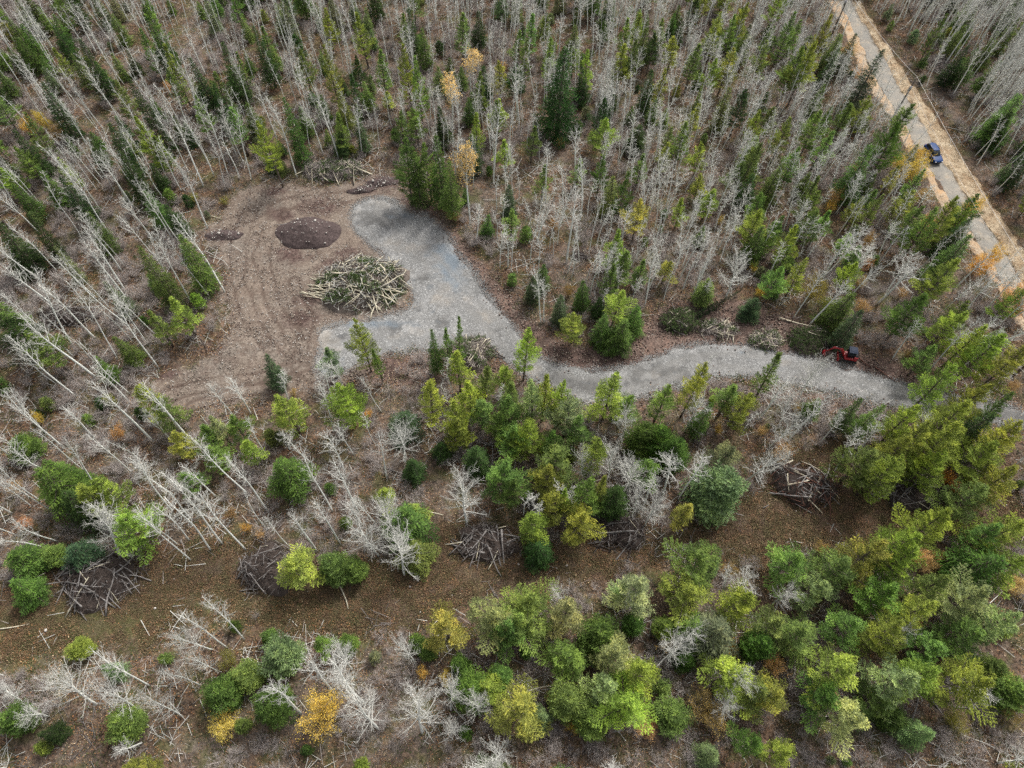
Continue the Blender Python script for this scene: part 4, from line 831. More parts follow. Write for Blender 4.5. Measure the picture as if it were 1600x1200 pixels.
mound(565, 296, 2.4, .7, .35, .2, 'short dark soil furrow beside the gravel turnaround tip', seed=6, n_st=6)
LM += [(482, 364, 'purple brown soil mound'), (883, 140, 'lone dark spruce'), (1453, 246, 'blue parked car'), (1425, 140, 'power pole'), (1330, 548, 'red excavator'), (600, 325, 'gravel turnaround tip'), (1134, 430, 'lone spreading aspen'), (722, 755, 'round white aspen'), (498, 1112, 'bright yellow shrub'), (1000, 595, 'driveway bend'), (1425, 258, 'golden willow'), (335, 1040, 'mossy strip'), (1580, 655, 'driveway end'), (95, 175, 'top corner woods'), (250, 420, 'clearing edge spruces'), (60, 760, 'dark spruce clump'), (1470, 1060, 'corner pine stand'), (1200, 930, 'brown opening scrub'), (1540, 140, 'far roadside woods'), (1050, 170, 'thin aspen grove'), (660, 130, 'upper pine group'), (700, 1050, 'bottom white aspens'), (890, 1000, 'bottom pine clump'), (290, 650, 'leaning aspen slope')]

# fallen logs, each by its two ends in the photo
LOGS = [(1345,918,1386,880,'pale','long pale fallen log at the edge of the brown opening'),(1275,958,1290,940,'pale','short pale log between small pines'),(1395,900,1403,880,'pale','short broken log beside the orange shrub under the tall pines'),(1420,1131,1441,1063,'grey','straight grey pole lying among the bottom pines'),(1482,1104,1550,1104,'grey','pale pole lying level below the corner pines'),(1452,1075,1575,1081,'grey','long grey log crossing under the corner pines'),(1484,1004,1530,993,'grey','bluish grey log in the middle of the pine stand'),(1320,1060,1350,1026,'grey','slanting grey log between two pale pines'),(1440,1078,1480,1128,'grey','thin grey pole slanting across another'),(1528,1118,1568,1112,'grey','short grey log at the bottom edge pines'),(820,1082,888,1065,'pale','pale log beside the dark gap in the bottom clump'),(842,997,860,975,'grey','short stick like log under the broad pine'),(801,1030,845,1050,'grey','dull grey log in the bottom scrub'),(656,795,692,806,'pale','pale log lying near the round white aspen'),(215,540,250,532,'pale','pale log beside the clearing woods'),(258,515,315,499,'grey','grey fallen trunk joining the clearing edge'),(275,523,310,530,'dark','dark fallen trunk under the clearing edge pine'),(315,530,325,552,'dark','dark log pointing into the clearing'),(50,895,105,862,'grey','long grey log west of the old brush pile'),(0,905,22,888,'grey','grey log end at the photo edge'),(0,984,45,975,'pale','thin bleached trunk on the mossy strip'),(1337,557,1362,575,'rust','rust brown log behind the red excavator'),(1366,575,1402,597,'rust','second rust brown log along the driveway edge'),(1216,876,1225,860,'pale','bleached stick on the brown opening'),(1500,850,1550,822,'grey','grey trunk fallen behind the corner spruce'),(1440,527,1462,527,'grey','grey log lying in the woods above the driveway end'),(1288,505,1330,495,'pale','pale trunk laid over the dark bough heap'),(1218,498,1292,512,'pale','long pale trunk beside the excavator heap'),(1085,500,1100,530,'pale','pale pole leaning off the evergreen heap'),(527,893,543,952,'pale','thin bleached pole on the brown strip below young firs'),(1190,795,1200,790,'grey','short grey stick beside the reddish pile'),(600,730,640,745,'grey','grey fallen trunk near the small dark spruce'),(745,690,790,700,'grey','thin grey trunk under the lime pines'),(1128,955,1160,905,'pale','bleached leaning pole in the scrub below the opening'),(100,300,140,260,'dark','dark fallen trunk in the shaded woods'),(5,345,48,390,'dark','black fallen trunk at the photo edge woods'),(238,300,252,285,'dark','short dark log in the bare woods'),(340,140,372,130,'grey','grey trunk in the far bare woods'),(330,338,345,342,'pale','pale log touching the dug ridge'),(450,350,430,352,'grey','short grey log beside the soil mound')]
for ax, ay, bx, by, tn, lb in LOGS:
    a, b = at(ax, ay), at(bx, by); L = (b-a).length
    m = (a+b)/2; lens = [1.4, 2.6, 4.2, 7.]; best = min(lens, key=lambda q: abs(q-L))
    o = bpy.data.objects.new('fallen_log', LOGM[tn][best][0]); COL.objects.link(o)
    o.location = (m.x, m.y, hz(m.x, m.y)+.16); o.rotation_euler = (R.uniform(0, 6), 0, math.atan2(b.y-a.y, b.x-a.x)); s = L/best; o.scale = (s, 1.35, 1.35)
    tag(o, lb, 'log', 'fallen logs')

# felled spruce beside the evergreen heap
a, b = at(1075, 505), at(1158, 458)
t, c, h, wd = conifer(555, 1., 1., .1, 'spruce', .1) if False else (None, None, 0, 0)
P = PR['spruce'][2]
o = empty('felled_spruce', (a.x, a.y, .55)); d = (b-a); o.rotation_euler = Vector((d.x, d.y, .2)).to_track_quat('Z', 'Y').to_euler(); s = d.length/P['h']; o.scale = (.42, .42, s)
for nm in ('trunk', 'crown'):
    q = bpy.data.objects.new(nm, P[nm]); COL.objects.link(q); q.parent = o; q.color = (.035, .062, .026, 1)
tag(o, 'felled dark green spruce lying on the ground beside the evergreen heap', 'tree')

# ------------------------------------------------------------------ red mini excavator
def bevel(o, wdt=.03, seg=2):
    m = o.modifiers.new('bevel', 'BEVEL'); m.width = wdt; m.segments = seg; m.limit_method = 'ANGLE'
    o.data.polygons.foreach_set('use_smooth', np.ones(len(o.data.polygons), bool)); return o
MR = m_plain('red_machine_paint', (.34, .018, .022), .4, .5, 0, (.16, .07, .05)); MK = m_plain('black_machine_parts', (.025, .025, .028), .5, .4)
MRUB = m_plain('rubber', (.03, .03, .03), .85, .2, 0, (.14, .11, .085), .6); MST = m_plain('dull_steel', (.32, .31, .30), .5, .5, .6); MGL = m_plain('dark_glass', (.015, .02, .025), .3, .15, 0, (.03, .03, .03), .1)
MROOF = m_plain('blue_black_roof', (.015, .022, .04), .6, .12, 0, (.1, .1, .11), .3); MCR = m_plain('chrome_rod', (.6, .6, .6), .2, .6, .9)
pe = at(1324, 560); pb = at(1284, 553); ang = math.atan2(pb.y-pe.y, pb.x-pe.x)
ex = empty('mini_excavator', (pe.x, pe.y, hz(pe.x, pe.y)+.02), ang); ex.scale = (.93, .93, .93)
tag(ex, 'small red tracked excavator with dark canopy digging beside the driveway', 'excavator')
for sy in (-1, 1):
    y = sy*.68
    prof = [(x, z) for x, z in ((-.95, .05), (-1.12, .2), (-1.12, .36), (-.95, .5), (.95, .5), (1.12, .36), (1.12, .2), (.95, .05))]
    b = MB(); k = len(prof)
    V = [(x, y-.17, z) for x, z in prof]+[(x, y+.17, z) for x, z in prof]
    b.add(V, f4=[(i, (i+1) % k, (i+1) % k+k, i+k) for i in range(k)]); b.add([(x, y-.17, z) for x, z in prof], f4=[(0, 1, 2, 3), (0, 3, 4, 7), (4, 5, 6, 7)]); b.add([(x, y+.17, z) for x, z in prof], f4=[(3, 2, 1, 0), (7, 4, 3, 0), (7, 6, 5, 4)])
    tro = b.build('track', MRUB, ex)
    g = MB()
    for q in range(13): g.box((-1.0+q*.167, y, .515), (.07, .36, .04)); g.box((-1.0+q*.167, y, .03), (.07, .36, .04))
    g.build('grouser_tread', MRUB, tro)
    g = MB()
    for q in range(5): g.tube([(-.8+q*.4, y-.18, .2), (-.8+q*.4, y+.18, .2)], .12, 10)
    g.build('roller', MST, tro)
b = MB(); b.box((0, 0, .38), (1.3, 1.1, .22)); bevel(b.build('undercarriage', MK, ex))
b = MB(); b.box((1.45, 0, .28), (.08, 1.65, .36), ry=-.15); b.box((1.2, .45, .3), (.5, .08, .1)); b.box((1.2, -.45, .3), (.5, .08, .1)); bevel(b.build('dozer_blade', MR, ex))
house = MB(); house.box((-.15, 0, .72), (1.75, 1.35, .34)); house.box((-.75, 0, 1.05), (.62, 1.36, .5), taper=.88); ho = bevel(house.build('house', MR, ex), .08, 3)
b = MB(); b.box((-.98, 0, .85), (.16, 1.3, .62)); bevel(b.build('counterweight', MK, ho), .06, 3)
b = MB(); b.box((-.78, 0, 1.31), (.46, 1.0, .04)); 
for q in range(5): b.box((-.95+q*.085, 0, 1.34), (.02, .8, .03))
b.build('engine_vent', MK, ho)
cabn = MB()
for sx, sy in ((.5, .5), (.5, -.5), (-.45, .5), (-.45, -.5)): cabn.tube([(sx, sy, .88), (sx*.92, sy*.95, 2.18)], .035, 6)
cab = cabn.build('cab_frame', MK, ex)
b = MB(); b.box((0.02, 0, 2.24), (1.22, 1.2, .09), taper=.93); rf = bevel(b.build('canopy_roof', MROOF, cab), .04, 3)
b = MB(); b.box((0, 0, 2.30), (.8, .75, .03)); bevel(b.build('roof_panel', MROOF, rf))
b = MB(); b.box((.5, 0, 1.7), (.02, .92, .8), ry=-.03); b.box((0, .49, 1.55), (.85, .02, 1.1)); b.box((0, -.49, 1.55), (.85, .02, 1.1)); b.build('cab_glass', MGL, cab)
b = MB(); b.box((-.15, 0, 1.05), (.45, .5, .14)); b.box((-.38, 0, 1.35), (.12, .5, .55)); bevel(b.build('seat', MK, ex), .04)
def plate_arm(name, pts, ws, th, parent):
    """a boxy arm through side-view points (x, z) with depths ws and thickness th"""
    P = np.array(pts, float); d = np.gradient(P, axis=0); d /= np.linalg.norm(d, axis=1, keepdims=True); nrm = np.stack([-d[:, 1], d[:, 0]], -1)
    n = len(P); V = []
    for i in range(n):
        for s, t_ in ((-1, -1), (1, -1), (1, 1), (-1, 1)):
            q = P[i]+nrm[i]*ws[i]*.5*t_; V.append((q[0], s*th*.5, q[1]))
    f = [(i*4+k, i*4+(k+1) % 4, (i+1)*4+(k+1) % 4, (i+1)*4+k) for i in range(n-1) for k in range(4)]+[(3, 2, 1, 0), ((n-1)*4, (n-1)*4+1, (n-1)*4+2, (n-1)*4+3)]
    b = MB(); b.add(V, f4=f); return bevel(b.build(name, MR, parent), .02)
boom = plate_arm('boom', [(.85, .85), (1.25, 1.55), (1.7, 2.05), (2.3, 2.15), (2.75, 1.95)], [.22, .30, .32, .24, .18], .24, ex)
arm = plate_arm('dipper_arm', [(2.5, 2.25), (2.75, 1.95), (3.25, 1.15), (3.45, .75)], [.14, .26, .18, .13], .2, ex)
def ram(a, b_, parent):
    A, B = np.array(a), np.array(b_); g = MB(); g.tube([A, A+(B-A)*.6], .06, 8); o = g.build('hydraulic_ram', MK, parent); g = MB(); g.tube([A+(B-A)*.55, B], .03, 8); g.build('piston_rod', MCR, o)
ram((.95, 0, .8), (1.75, 0, 1.75), boom); ram((1.7, 0, 2.3), (2.55, 0, 2.38), boom); ram((2.85, 0, 2.15), (3.5, 0, 1.1), arm)
bk = MB(); pr_ = [(3.38, .85), (3.62, .62), (3.6, .3), (3.38, .08), (3.05, .12)]
for i in range(4):
    (x0_, z0_), (x1_, z1_) = pr_[i], pr_[i+1]
    bk.add([(x0_, -.28, z0_), (x0_, .28, z0_), (x1_, .28, z1_), (x1_, -.28, z1_)], f4=[(0, 1, 2, 3)])
for sy in (-.28, .28): bk.add([(x, sy, z) for x, z in pr_], f3=[(0, 1, 2), (0, 2, 3), (0, 3, 4)])
bko = bk.build('bucket', MR, ex); sm = bko.modifiers.new('thick', 'SOLIDIFY'); sm.thickness = .03
for q in range(4):
    b = MB(); b.box((3.0, -.22+q*.147, .12), (.14, .05, .05), ry=.15, taper=.7); b.build('bucket_tooth', MST, bko)
b = MB(); b.box((.75, 0, .8), (.3, .3, .36)); bevel(b.build('swing_bracket', MR, ex))
for sy in (-1, 1):
    b = MB(); b.box((.52, sy*.35, 2.12), (.08, .16, .1)); b.build('work_light', m_plain('lamp_glass', (.7, .7, .65), .2, .6), ex)

# ------------------------------------------------------------------ blue SUV
MCAR = m_plain('deep_blue_car_paint', (.008, .035, .125), .45, .12, 0., (.05, .05, .06), .12); MHL = m_plain('headlight_lens', (.35, .36, .38), .3, .4); MTL = m_plain('red_tail_lens', (.3, .01, .01), .2, .6)
p0, p1 = at(1446, 231), at(1464, 260); cc = (p0+p1)/2; ang = math.atan2(p1.y-p0.y, p1.x-p0.x)
car = empty('parked_car', (cc.x, cc.y, hz(cc.x, cc.y)+.12), ang)
car.scale = (.9, .9, .9); tag(car, 'dark blue sport utility car parked on the gravel road beside a golden willow', 'car')
def loft(secs, name, mat, parent):
    """secs: (x, [(y, z)...]) half outlines mirrored into closed rings"""
    V, n = [], None
    for x, prof in secs:
        ring = [(x, y, z) for y, z in prof]+[(x, -y, z) for y, z in prof[::-1]]; n = len(ring); V += ring
    m = len(secs); f4 = [(i*n+k, (i+1)*n+k, (i+1)*n+(k+1) % n, i*n+(k+1) % n) for i in range(m-1) for k in range(n)]
    me = bpy.data.meshes.new(name); me.from_pydata(V, [], f4+[list(range(n))[::1], [(m-1)*n+k for k in range(n)][::-1]]); me.materials.append(mat)
    me.polygons.foreach_set('use_smooth', np.ones(len(me.polygons), bool)); o = bpy.data.objects.new(name, me); COL.objects.link(o); o.parent = parent
    s = o.modifiers.new('sub', 'SUBSURF'); s.levels = s.render_levels = 2; return o
def sec(x, wbot, wmid, wtop, zb, zm, zt): return (x, [(wbot*.6, zb), (wbot, zb+.05), (wmid, zm), (wmid*.99, zt-.08), (wtop, zt), (wtop*.5, zt+.02)])
body = loft([sec(-2.3, .70, .78, .70, .45, .62, .95), sec(-2.18, .8, .88, .82, .34, .6, 1.02), sec(-1.4, .82, .92, .86, .28, .62, 1.06), sec(0, .82, .92, .86, .28, .62, 1.06), sec(1.1, .82, .92, .86, .28, .62, 1.04), sec(2.0, .8, .88, .78, .32, .6, .92), sec(2.28, .68, .76, .62, .42, .6, .80)], 'body', MCAR, car)
loft([(-2.1, [(.3, 1.0), (.5, 1.0), (.74, 1.03), (.7, 1.12), (.6, 1.16), (.3, 1.17)]), (-1.85, [(.3, 1.0), (.6, 1.0), (.78, 1.05), (.70, 1.52), (.6, 1.58), (.3, 1.6)]), (-.3, [(.3, 1.0), (.6, 1.0), (.8, 1.05), (.70, 1.58), (.6, 1.65), (.3, 1.67)]), (.35, [(.3, 1.0), (.6, 1.0), (.8, 1.05), (.68, 1.54), (.58, 1.6), (.3, 1.62)]), (1.15, [(.3, .98), (.55, .98), (.76, 1.0), (.68, 1.06), (.6, 1.08), (.3, 1.09)])], 'cabin_glass', MGL, car)
loft([(-1.9, [(.2, 1.6), (.4, 1.6), (.62, 1.60), (.62, 1.64), (.5, 1.65), (.2, 1.66)]), (-.3, [(.2, 1.66), (.4, 1.66), (.66, 1.64), (.65, 1.69), (.5, 1.71), (.2, 1.72)]), (.35, [(.2, 1.6), (.4, 1.6), (.6, 1.59), (.6, 1.64), (.5, 1.65), (.2, 1.66)])], 'roof', MCAR, car)
for sy in (-1, 1):
    b = MB(); b.tube([(-1.75, sy*.6, 1.68), (-1., sy*.6, 1.76), (.2, sy*.58, 1.70)], .022, 6); b.build('roof_rail', MST, car)
    b = MB(); b.box((.75, sy*.98, 1.1), (.14, .18, .12)); bevel(b.build('wing_mirror', MCAR, car), .03)
    b = MB(); b.box((2.17, sy*.58, .74), (.22, .30, .12), rz=-sy*.35); bevel(b.build('headlight', MHL, car), .03)
    b = MB(); b.box((-2.22, sy*.66, .85), (.14, .16, .3)); bevel(b.build('tail_light', MTL, car), .03)
    for sx in (-1.38, 1.42):
        wv = MB(); wv.tube([(sx, sy*.70, .36), (sx, sy*.73, .36), (sx, sy*.92, .36), (sx, sy*.94, .36)], [.30, .37, .37, .30], 20); wo_ = wv.build('wheel', MRUB, car)
        g = MB(); g.tube([(sx, sy*.935, .36), (sx, sy*.955, .36)], [.23, .2], 16); g.build('rim', MST, wo_)
b = MB(); b.box((2.30, 0, .62), (.05, .8, .16)); b.build('grille', MK, car)

# ------------------------------------------------------------------ power pole and wires
MPOLE = m_bark('weathered_pole_wood', (.13, .105, .085), (.18, .15, .125), (.07, .055, .05)); MWIRE = m_plain('aluminium_wire', (.50, .48, .45), .5, .4, .3)
HP = 10.
tops = [at(1328, -10, HP), at(1432, 122, HP), at(1668, 520, HP)]
pd = Vector((tops[2].x-tops[0].x, tops[2].y-tops[0].y, 0)).normalized(); cross = Vector((pd.y, -pd.x, 0))
for i, t_ in enumerate(tops):
    o = empty('power_pole', (t_.x, t_.y, hz(t_.x, t_.y)), math.atan2(cross.y, cross.x))
    tag(o, ['wooden power pole at the far top end of the road', 'wooden power pole with crossarm rising between evergreens beside the gravel road', 'wooden power pole along the near end of the gravel road'][i], 'power pole', 'power poles')
    b = MB(); b.tube([(0, 0, -.3), (0, 0, HP+.2)], [.17, .11], 10); b.build('pole', MPOLE, o)
    b = MB(); b.box((0, .14, HP-.35), (1.7, .12, .14)); b.build('crossarm', MPOLE, o)
    for x in (-.75, .75):
        b = MB(); b.tube([(x, .14, HP-.28), (x, .14, HP-.2), (x, .14, HP-.05)], [.03, .06, .035], 8); b.build('insulator', MST, o)
    b = MB(); b.tube([(.25, .25, HP-1.9), (.25, .25, HP-1.1)], .2, 12); b.build('transformer', MST, o)
def wire(A, B, sag, rad, lb):
    n = 40; t = np.linspace(0, 1, n)[:, None]; P = np.array(A)*(1-t)+np.array(B)*t; P[:, 2] -= sag*4*(t[:, 0]*(1-t[:, 0]))
    b = MB(); b.tube(P, rad, 5); o = b.build('power_wire', MWIRE); tag(o, lb, 'wire', 'power wires')
for i in (0, 1):
    A, B = tops[i].copy(), tops[i+1].copy(); A.z += .2; B.z += .2
    wire(A, B, .5, .022, ['pale overhead wire from the pole to the top of the photo', 'pale overhead wire running down along the golden verge from the pole'][i])
A, B = tops[1].copy(), tops[2].copy(); A.z -= 1.6; B.z -= 1.6
wire(A, B, .7, .013, 'thin lower wire running from the pole above the gravel road')

# ------------------------------------------------------------------ filler forest
def zone(px, py, x, y):
    """aspen, pine, spruce, shrub density per square metre, and aspen style, from where the photo shows each"""
    if px > 1480 and py < px*1.55-2150 or (px > 1375 and py < (px-1376)*1.43): return .28, .004, .05, 'tallpole', (9, 12)
    if py < 330 and 900 < px < 1400: return .25, .028, .026, 'pole', (6.5, 9.5)
    if py < 480 and px > 900: return (.18 if px < 1150 else .085), (.022 if px < 1150 else .035), .016, 'mix', (7, 10)
    if py < 480 and px > 620: return .125, .018, .026, 'mix', (6.5, 10)
    if py < 320: return .082, .014, .034, 'mix', (8, 12)
    if px < 360 and py < 620: return .040, .002, .010, 'tall', (9, 12.5)
    if px < 650 and py < 900: return .055, .003, .004, 'tall', (7.5, 11)
    if py > 940 and px < 760: return .020, .004, .008, 'wide', (4.5, 7)
    if py > 850: return (.012, .016, .010, 'wide', (5, 7)) if py > 1130 else (.012, .003, .004, 'wide', (5, 7))
    if px > 1180 and py < 660: return .05, .022, .012, 'tall', (8, 10)
    if px > 1180: return .015, .004, .004, 'tall', (7, 9)
    return .026, .012, .010, 'mix', (6.5, 9)
CLEARPX = [(845, 925, 178, 300), (640, 705, 300, 380), (575, 640, 240, 300), (1100, 1170, 420, 480), (690, 790, 730, 840), (600, 720, 760, 900), (1180, 1350, 690, 800)]
OPEN = ['drive', 'clear', 'strip', 'strip2', 'corr', 'road', 'verge', 'shoulder']
N = 52000
qx = NR.uniform(-150, 170, N); qy = NR.uniform(-26, 172, N)
# keep the wedge the camera sees plus a margin
U, V_ = to_px_np(qx, qy)
keep = (U > -170) & (U < 1780) & (V_ > -150) & (V_ < 1400)
qx, qy, U, V_ = qx[keep], qy[keep], U[keep], V_[keep]
dopen = np.minimum.reduce([sdist(qx, qy, G[k]) for k in OPEN])
DENS = N/(320*198.)
cand_as, cand_con = [], []
clump = vnoise(qx, qy, .12, 21)
grid = {}
def free(x, y, r):
    gx, gy = int(x//3), int(y//3)
    for i in (-1, 0, 1):
        for j in (-1, 0, 1):
            for a, b, c in grid.get((gx+i, gy+j), ()):
                if (x-a)**2+(y-b)**2 < (r+c)**2: return False
    return True
def occupy(x, y, r): grid.setdefault((int(x//3), int(y//3)), []).append((x, y, r))
for a, b, c in TREES: occupy(a, b, min(c, 3.2))
mid_pt = []
for i in range(len(qx)):
    x, y, u, v, d = qx[i], qy[i], U[i], V_[i], dopen[i]
    if d < .7 or any(a < u < b and c < v < e for a, b, c, e in CLEARPX): continue
    if math.hypot(x-pe.x, y-pe.y) < 4: continue
    da, dp, ds, st, hr = zone(u, v, x, y)
    r = R.random()*DENS; cl = .35+1.3*clump[i]
    if r < da*cl:
        if free(x, y, .35):
            occupy(x, y, .25); cand_as.append((x, y, R.uniform(*hr), st, u, v))
    elif r < da*cl+dp:
        if d > 1.6 and free(x, y, 1.1):
            occupy(x, y, .8); h = R.uniform(5, 9.5) if v > 300 else R.uniform(6, 10)
            t_ = R.choice('lmmlg' if v > 300 else 'lmmd'); cand_con.append(('P', x, y, h, R.uniform(2.6, 4.4), t_, u, v))
    elif r < da*cl+dp+ds:
        if d > 1.3 and free(x, y, .9):
            occupy(x, y, .7); h = R.uniform(3, 8); t_ = R.choice('dggmr'); cand_con.append(('S', x, y, h, h*R.uniform(.38, .5)+.6, t_, u, v))
# the nearest visible trees one by one, the rest of the woods as one mass
def seen(c): return -10 < c[-2] < 1610 and -10 < c[-1] < 1215
cand_con.sort(key=lambda c: (not seen(c), math.hypot(c[1], c[2])))
left = dict(P=296-sum(t['noun'] == 'pine' for t in THINGS), S=296-sum(t['noun'] == 'spruce' for t in THINGS)); mass_con = []
for c in cand_con:
    k, x, y, h, wd, t_, u, v = c; col, cn = TINT[t_]
    if seen(c) and left[k] > 0:
        left[k] -= 1
        plant({'P': 'pine' if wd > 3 else 'pine_slim', 'S': 'spruce'}[k], x, y, h, wd, [q*R.uniform(.85, 1.1) for q in col], {'P': 'pine_tree', 'S': 'spruce_tree'}[k], 'tree', {'P': 'pines in the forest', 'S': 'spruces in the forest'}[k], {'P': 'pine', 'S': 'spruce'}[k], size_word(h, k)+' '+cn)
    else: mass_con.append(c)
n_hand = sum(1 for t in THINGS if t['noun'] == 'aspen')
cand_as.sort(key=lambda c: (not seen(c), math.hypot(c[0], c[1])))
quota = 298-n_hand
def style(st):
    if st == 'mix': return R.choice(['aspen', 'aspen_pole', 'aspen_pole', 'aspen_pole'])
    if st == 'tallpole': return R.choice(['aspen', 'aspen_pole', 'aspen'])
    return {'pole': R.choice(['aspen_pole', 'aspen_pole', 'aspen_pole', 'aspen']), 'tall': R.choice(['aspen', 'aspen', 'aspen_pole']), 'wide': R.choice(['aspen_wide', 'aspen', 'aspen_wide'])}[st]
SPR = dict(aspen=(2.2, 3.4), aspen_pole=(1.3, 2.2), aspen_wide=(2.8, 4.6))
for x, y, h, st, u, v in cand_as[:quota]:
    k = style(st)
    o = plant(k, x, y, h, R.uniform(*SPR[k]), (.4, .4, .4), 'aspen_tree', 'tree', 'bare aspens', 'aspen', {'aspen': 'tall white stemmed bare', 'aspen_pole': 'thin pole like bare', 'aspen_wide': 'widely branched white bare'}[k])
    o.rotation_euler.x = R.gauss(0, .07); o.rotation_euler.y = R.gauss(0, .07)

def hidden_collection(name, protos):
    c = bpy.data.collections.new(name)
    for i, (me, col) in enumerate(protos):
        o = bpy.data.objects.new('%s_form_%02d' % (name, i), me); o.color = (*col, 1); c.objects.link(o)
    return c
def scatter(name, protos, pts, rots, scl, idx_, label=None):
    me = bpy.data.meshes.new(name); me.from_pydata([tuple(p) for p in pts], [], [])
    for nm, ty, arr in (('rot', 'FLOAT_VECTOR', rots), ('scl', 'FLOAT_VECTOR', scl)):
        a = me.attributes.new(nm, ty, 'POINT'); a.data.foreach_set('vector', np.asarray(arr, np.float32).ravel())
    a = me.attributes.new('pick', 'INT', 'POINT'); a.data.foreach_set('value', np.asarray(idx_, np.int32))
    o = bpy.data.objects.new(name, me); COL.objects.link(o); o['kind'] = 'stuff'
    if label: o['label'] = label
    g = bpy.data.node_groups.new(name, 'GeometryNodeTree')
    g.interface.new_socket('Geometry', in_out='INPUT', socket_type='NodeSocketGeometry'); g.interface.new_socket('Geometry', in_out='OUTPUT', socket_type='NodeSocketGeometry')
    gi, go = g.nodes.new('NodeGroupInput'), g.nodes.new('NodeGroupOutput')
    ci = g.nodes.new('GeometryNodeCollectionInfo'); ci.inputs['Collection'].default_value = hidden_collection(name, protos); ci.inputs['Separate Children'].default_value = True; ci.inputs['Reset Children'].default_value = True
    ip = g.nodes.new('GeometryNodeInstanceOnPoints'); ip.inputs['Pick Instance'].default_value = True
    def na(nm, ty):
        q = g.nodes.new('GeometryNodeInputNamedAttribute'); q.data_type = ty; q.inputs['Name'].default_value = nm; return q.outputs['Attribute']
    g.links.new(gi.outputs[0], ip.inputs['Points']); g.links.new(ci.outputs[0], ip.inputs['Instance']); g.links.new(na('pick', 'INT'), ip.inputs['Instance Index'])
    g.links.new(na('rot', 'FLOAT_VECTOR'), ip.inputs['Rotation']); g.links.new(na('scl', 'FLOAT_VECTOR'), ip.inputs['Scale']); g.links.new(ip.outputs[0], go.inputs[0])
    m = o.modifiers.new('scatter', 'NODES'); m.node_group = g
    return o
# whole-tree forms for the mass of the far grove
def joined(P):
    me = P['trunk'].copy(); import bmesh as bm_
    b = bm_.new(); b.from_mesh(P['trunk']); n = len(b.faces); b.from_mesh(P['crown']); b.faces.ensure_lookup_table()
    for f in b.faces[n:]: f.material_index = 1
    b.to_mesh(me); b.free(); me.materials.append(P['cm']); return me
forms = [(joined(P), (.4, .4, .4)) for P in PR['aspen'][:5]]+[(joined(P), (.4, .4, .4)) for P in PR['aspen_pole']]
pts, rot, scl, pk = [], [], [], []
for x, y, h, st, u, v in cand_as[quota:]:
    k = style(st); pole = k == 'aspen_pole'; i = R.randrange(5)+(5 if pole else 0)
    P = PR['aspen_pole' if pole else 'aspen'][i % 5]; wd = R.uniform(*SPR['aspen_pole' if pole else 'aspen'])
    pts.append((x, y, hz(x, y)-.05)); rot.append((R.gauss(0, .06), R.gauss(0, .06), R.uniform(0, 6.28))); s = wd/P['w']; scl.append((s, s, h/P['h'])); pk.append(i)
scatter('aspen_forest', forms, pts, rot, scl, pk, 'dense far grove of thin bare aspens')
def tinted(P, t_):
    me = joined(P); b = m_foliage('needles_'+t_); q = b.node_tree.nodes.new('ShaderNodeRGB'); q.outputs[0].default_value = (*TINT[t_][0], 1)
    oi = [n for n in b.node_tree.nodes if n.bl_idname == 'ShaderNodeObjectInfo'][0]
    for l in list(oi.outputs['Color'].links): b.node_tree.links.new(q.outputs[0], l.to_socket)
    me.materials[1] = b; return me
if mass_con:
    cf = []; keyi = {}
    for k, t_ in sorted({(c[0], c[5]) for c in mass_con}):
        for j in range(2): keyi[(k, t_, j)] = len(cf); cf.append((tinted(PR['pine' if k == 'P' else 'spruce'][j], t_), TINT[t_][0]))
    pts2, rot2, scl2, pk2 = [], [], [], []
    for k, x, y, h, wd, t_, u, v in mass_con:
        j = R.randrange(2); P = PR['pine' if k == 'P' else 'spruce'][j]; s = wd/P['w']
        pts2.append((x, y, hz(x, y)-.05)); rot2.append((0, 0, R.uniform(0, 6.28))); scl2.append((s, s, h/P['h'])); pk2.append(keyi[(k, t_, j)])
    scatter('conifer_forest', cf, pts2, rot2, scl2, pk2, 'far conifers mixed through the bare grove')
print('ASPENS mass', len(pts), 'hand', n_hand, 'pines', sum(t['noun'] == 'pine' for t in THINGS), 'spruces', sum(t['noun'] == 'spruce' for t in THINGS))

# ------------------------------------------------------------------ ground cover
def pick_points(n, box, cond, seed):
    r = np.random.default_rng(seed); x0_, x1_, y0_, y1_ = (-120, 150, -20, 165)
    if box:
        q = np.concatenate([G[k] for k in box]); x0_, y0_ = np.maximum(q.min(0)-2, (-120, -20)); x1_, y1_ = np.minimum(q.max(0)+2, (150, 165))
    x = r.uniform(x0_, x1_, n); y = r.uniform(y0_, y1_, n); u, v = to_px_np(x, y)
    k = (u > -60) & (u < 1660) & (v > -60) & (v < 1260); x, y = x[k], y[k]
    m = cond(x, y, r); return x[m], y[m], r
def do_scatter(name, protos, n, cond, smin, smax, seed, dz=0., tilt=.1, label=None, box=None):
    x, y, r = pick_points(n, box, cond, seed); m = len(x)
    s = r.uniform(smin, smax, m); z = terrain(x, y)+dz
    return scatter(name, protos, np.column_stack([x, y, z]), np.column_stack([r.normal(0, tilt, m), r.normal(0, tilt, m), r.uniform(0, 6.28, m)]), np.column_stack([s, s, s*r.uniform(.8, 1.2, m)]), r.integers(0, len(protos), m), label)
def d_open(x, y): return np.minimum.reduce([sdist(x, y, G[k]) for k in ('drive', 'clear', 'strip', 'road', 'verge', 'shoulder')])
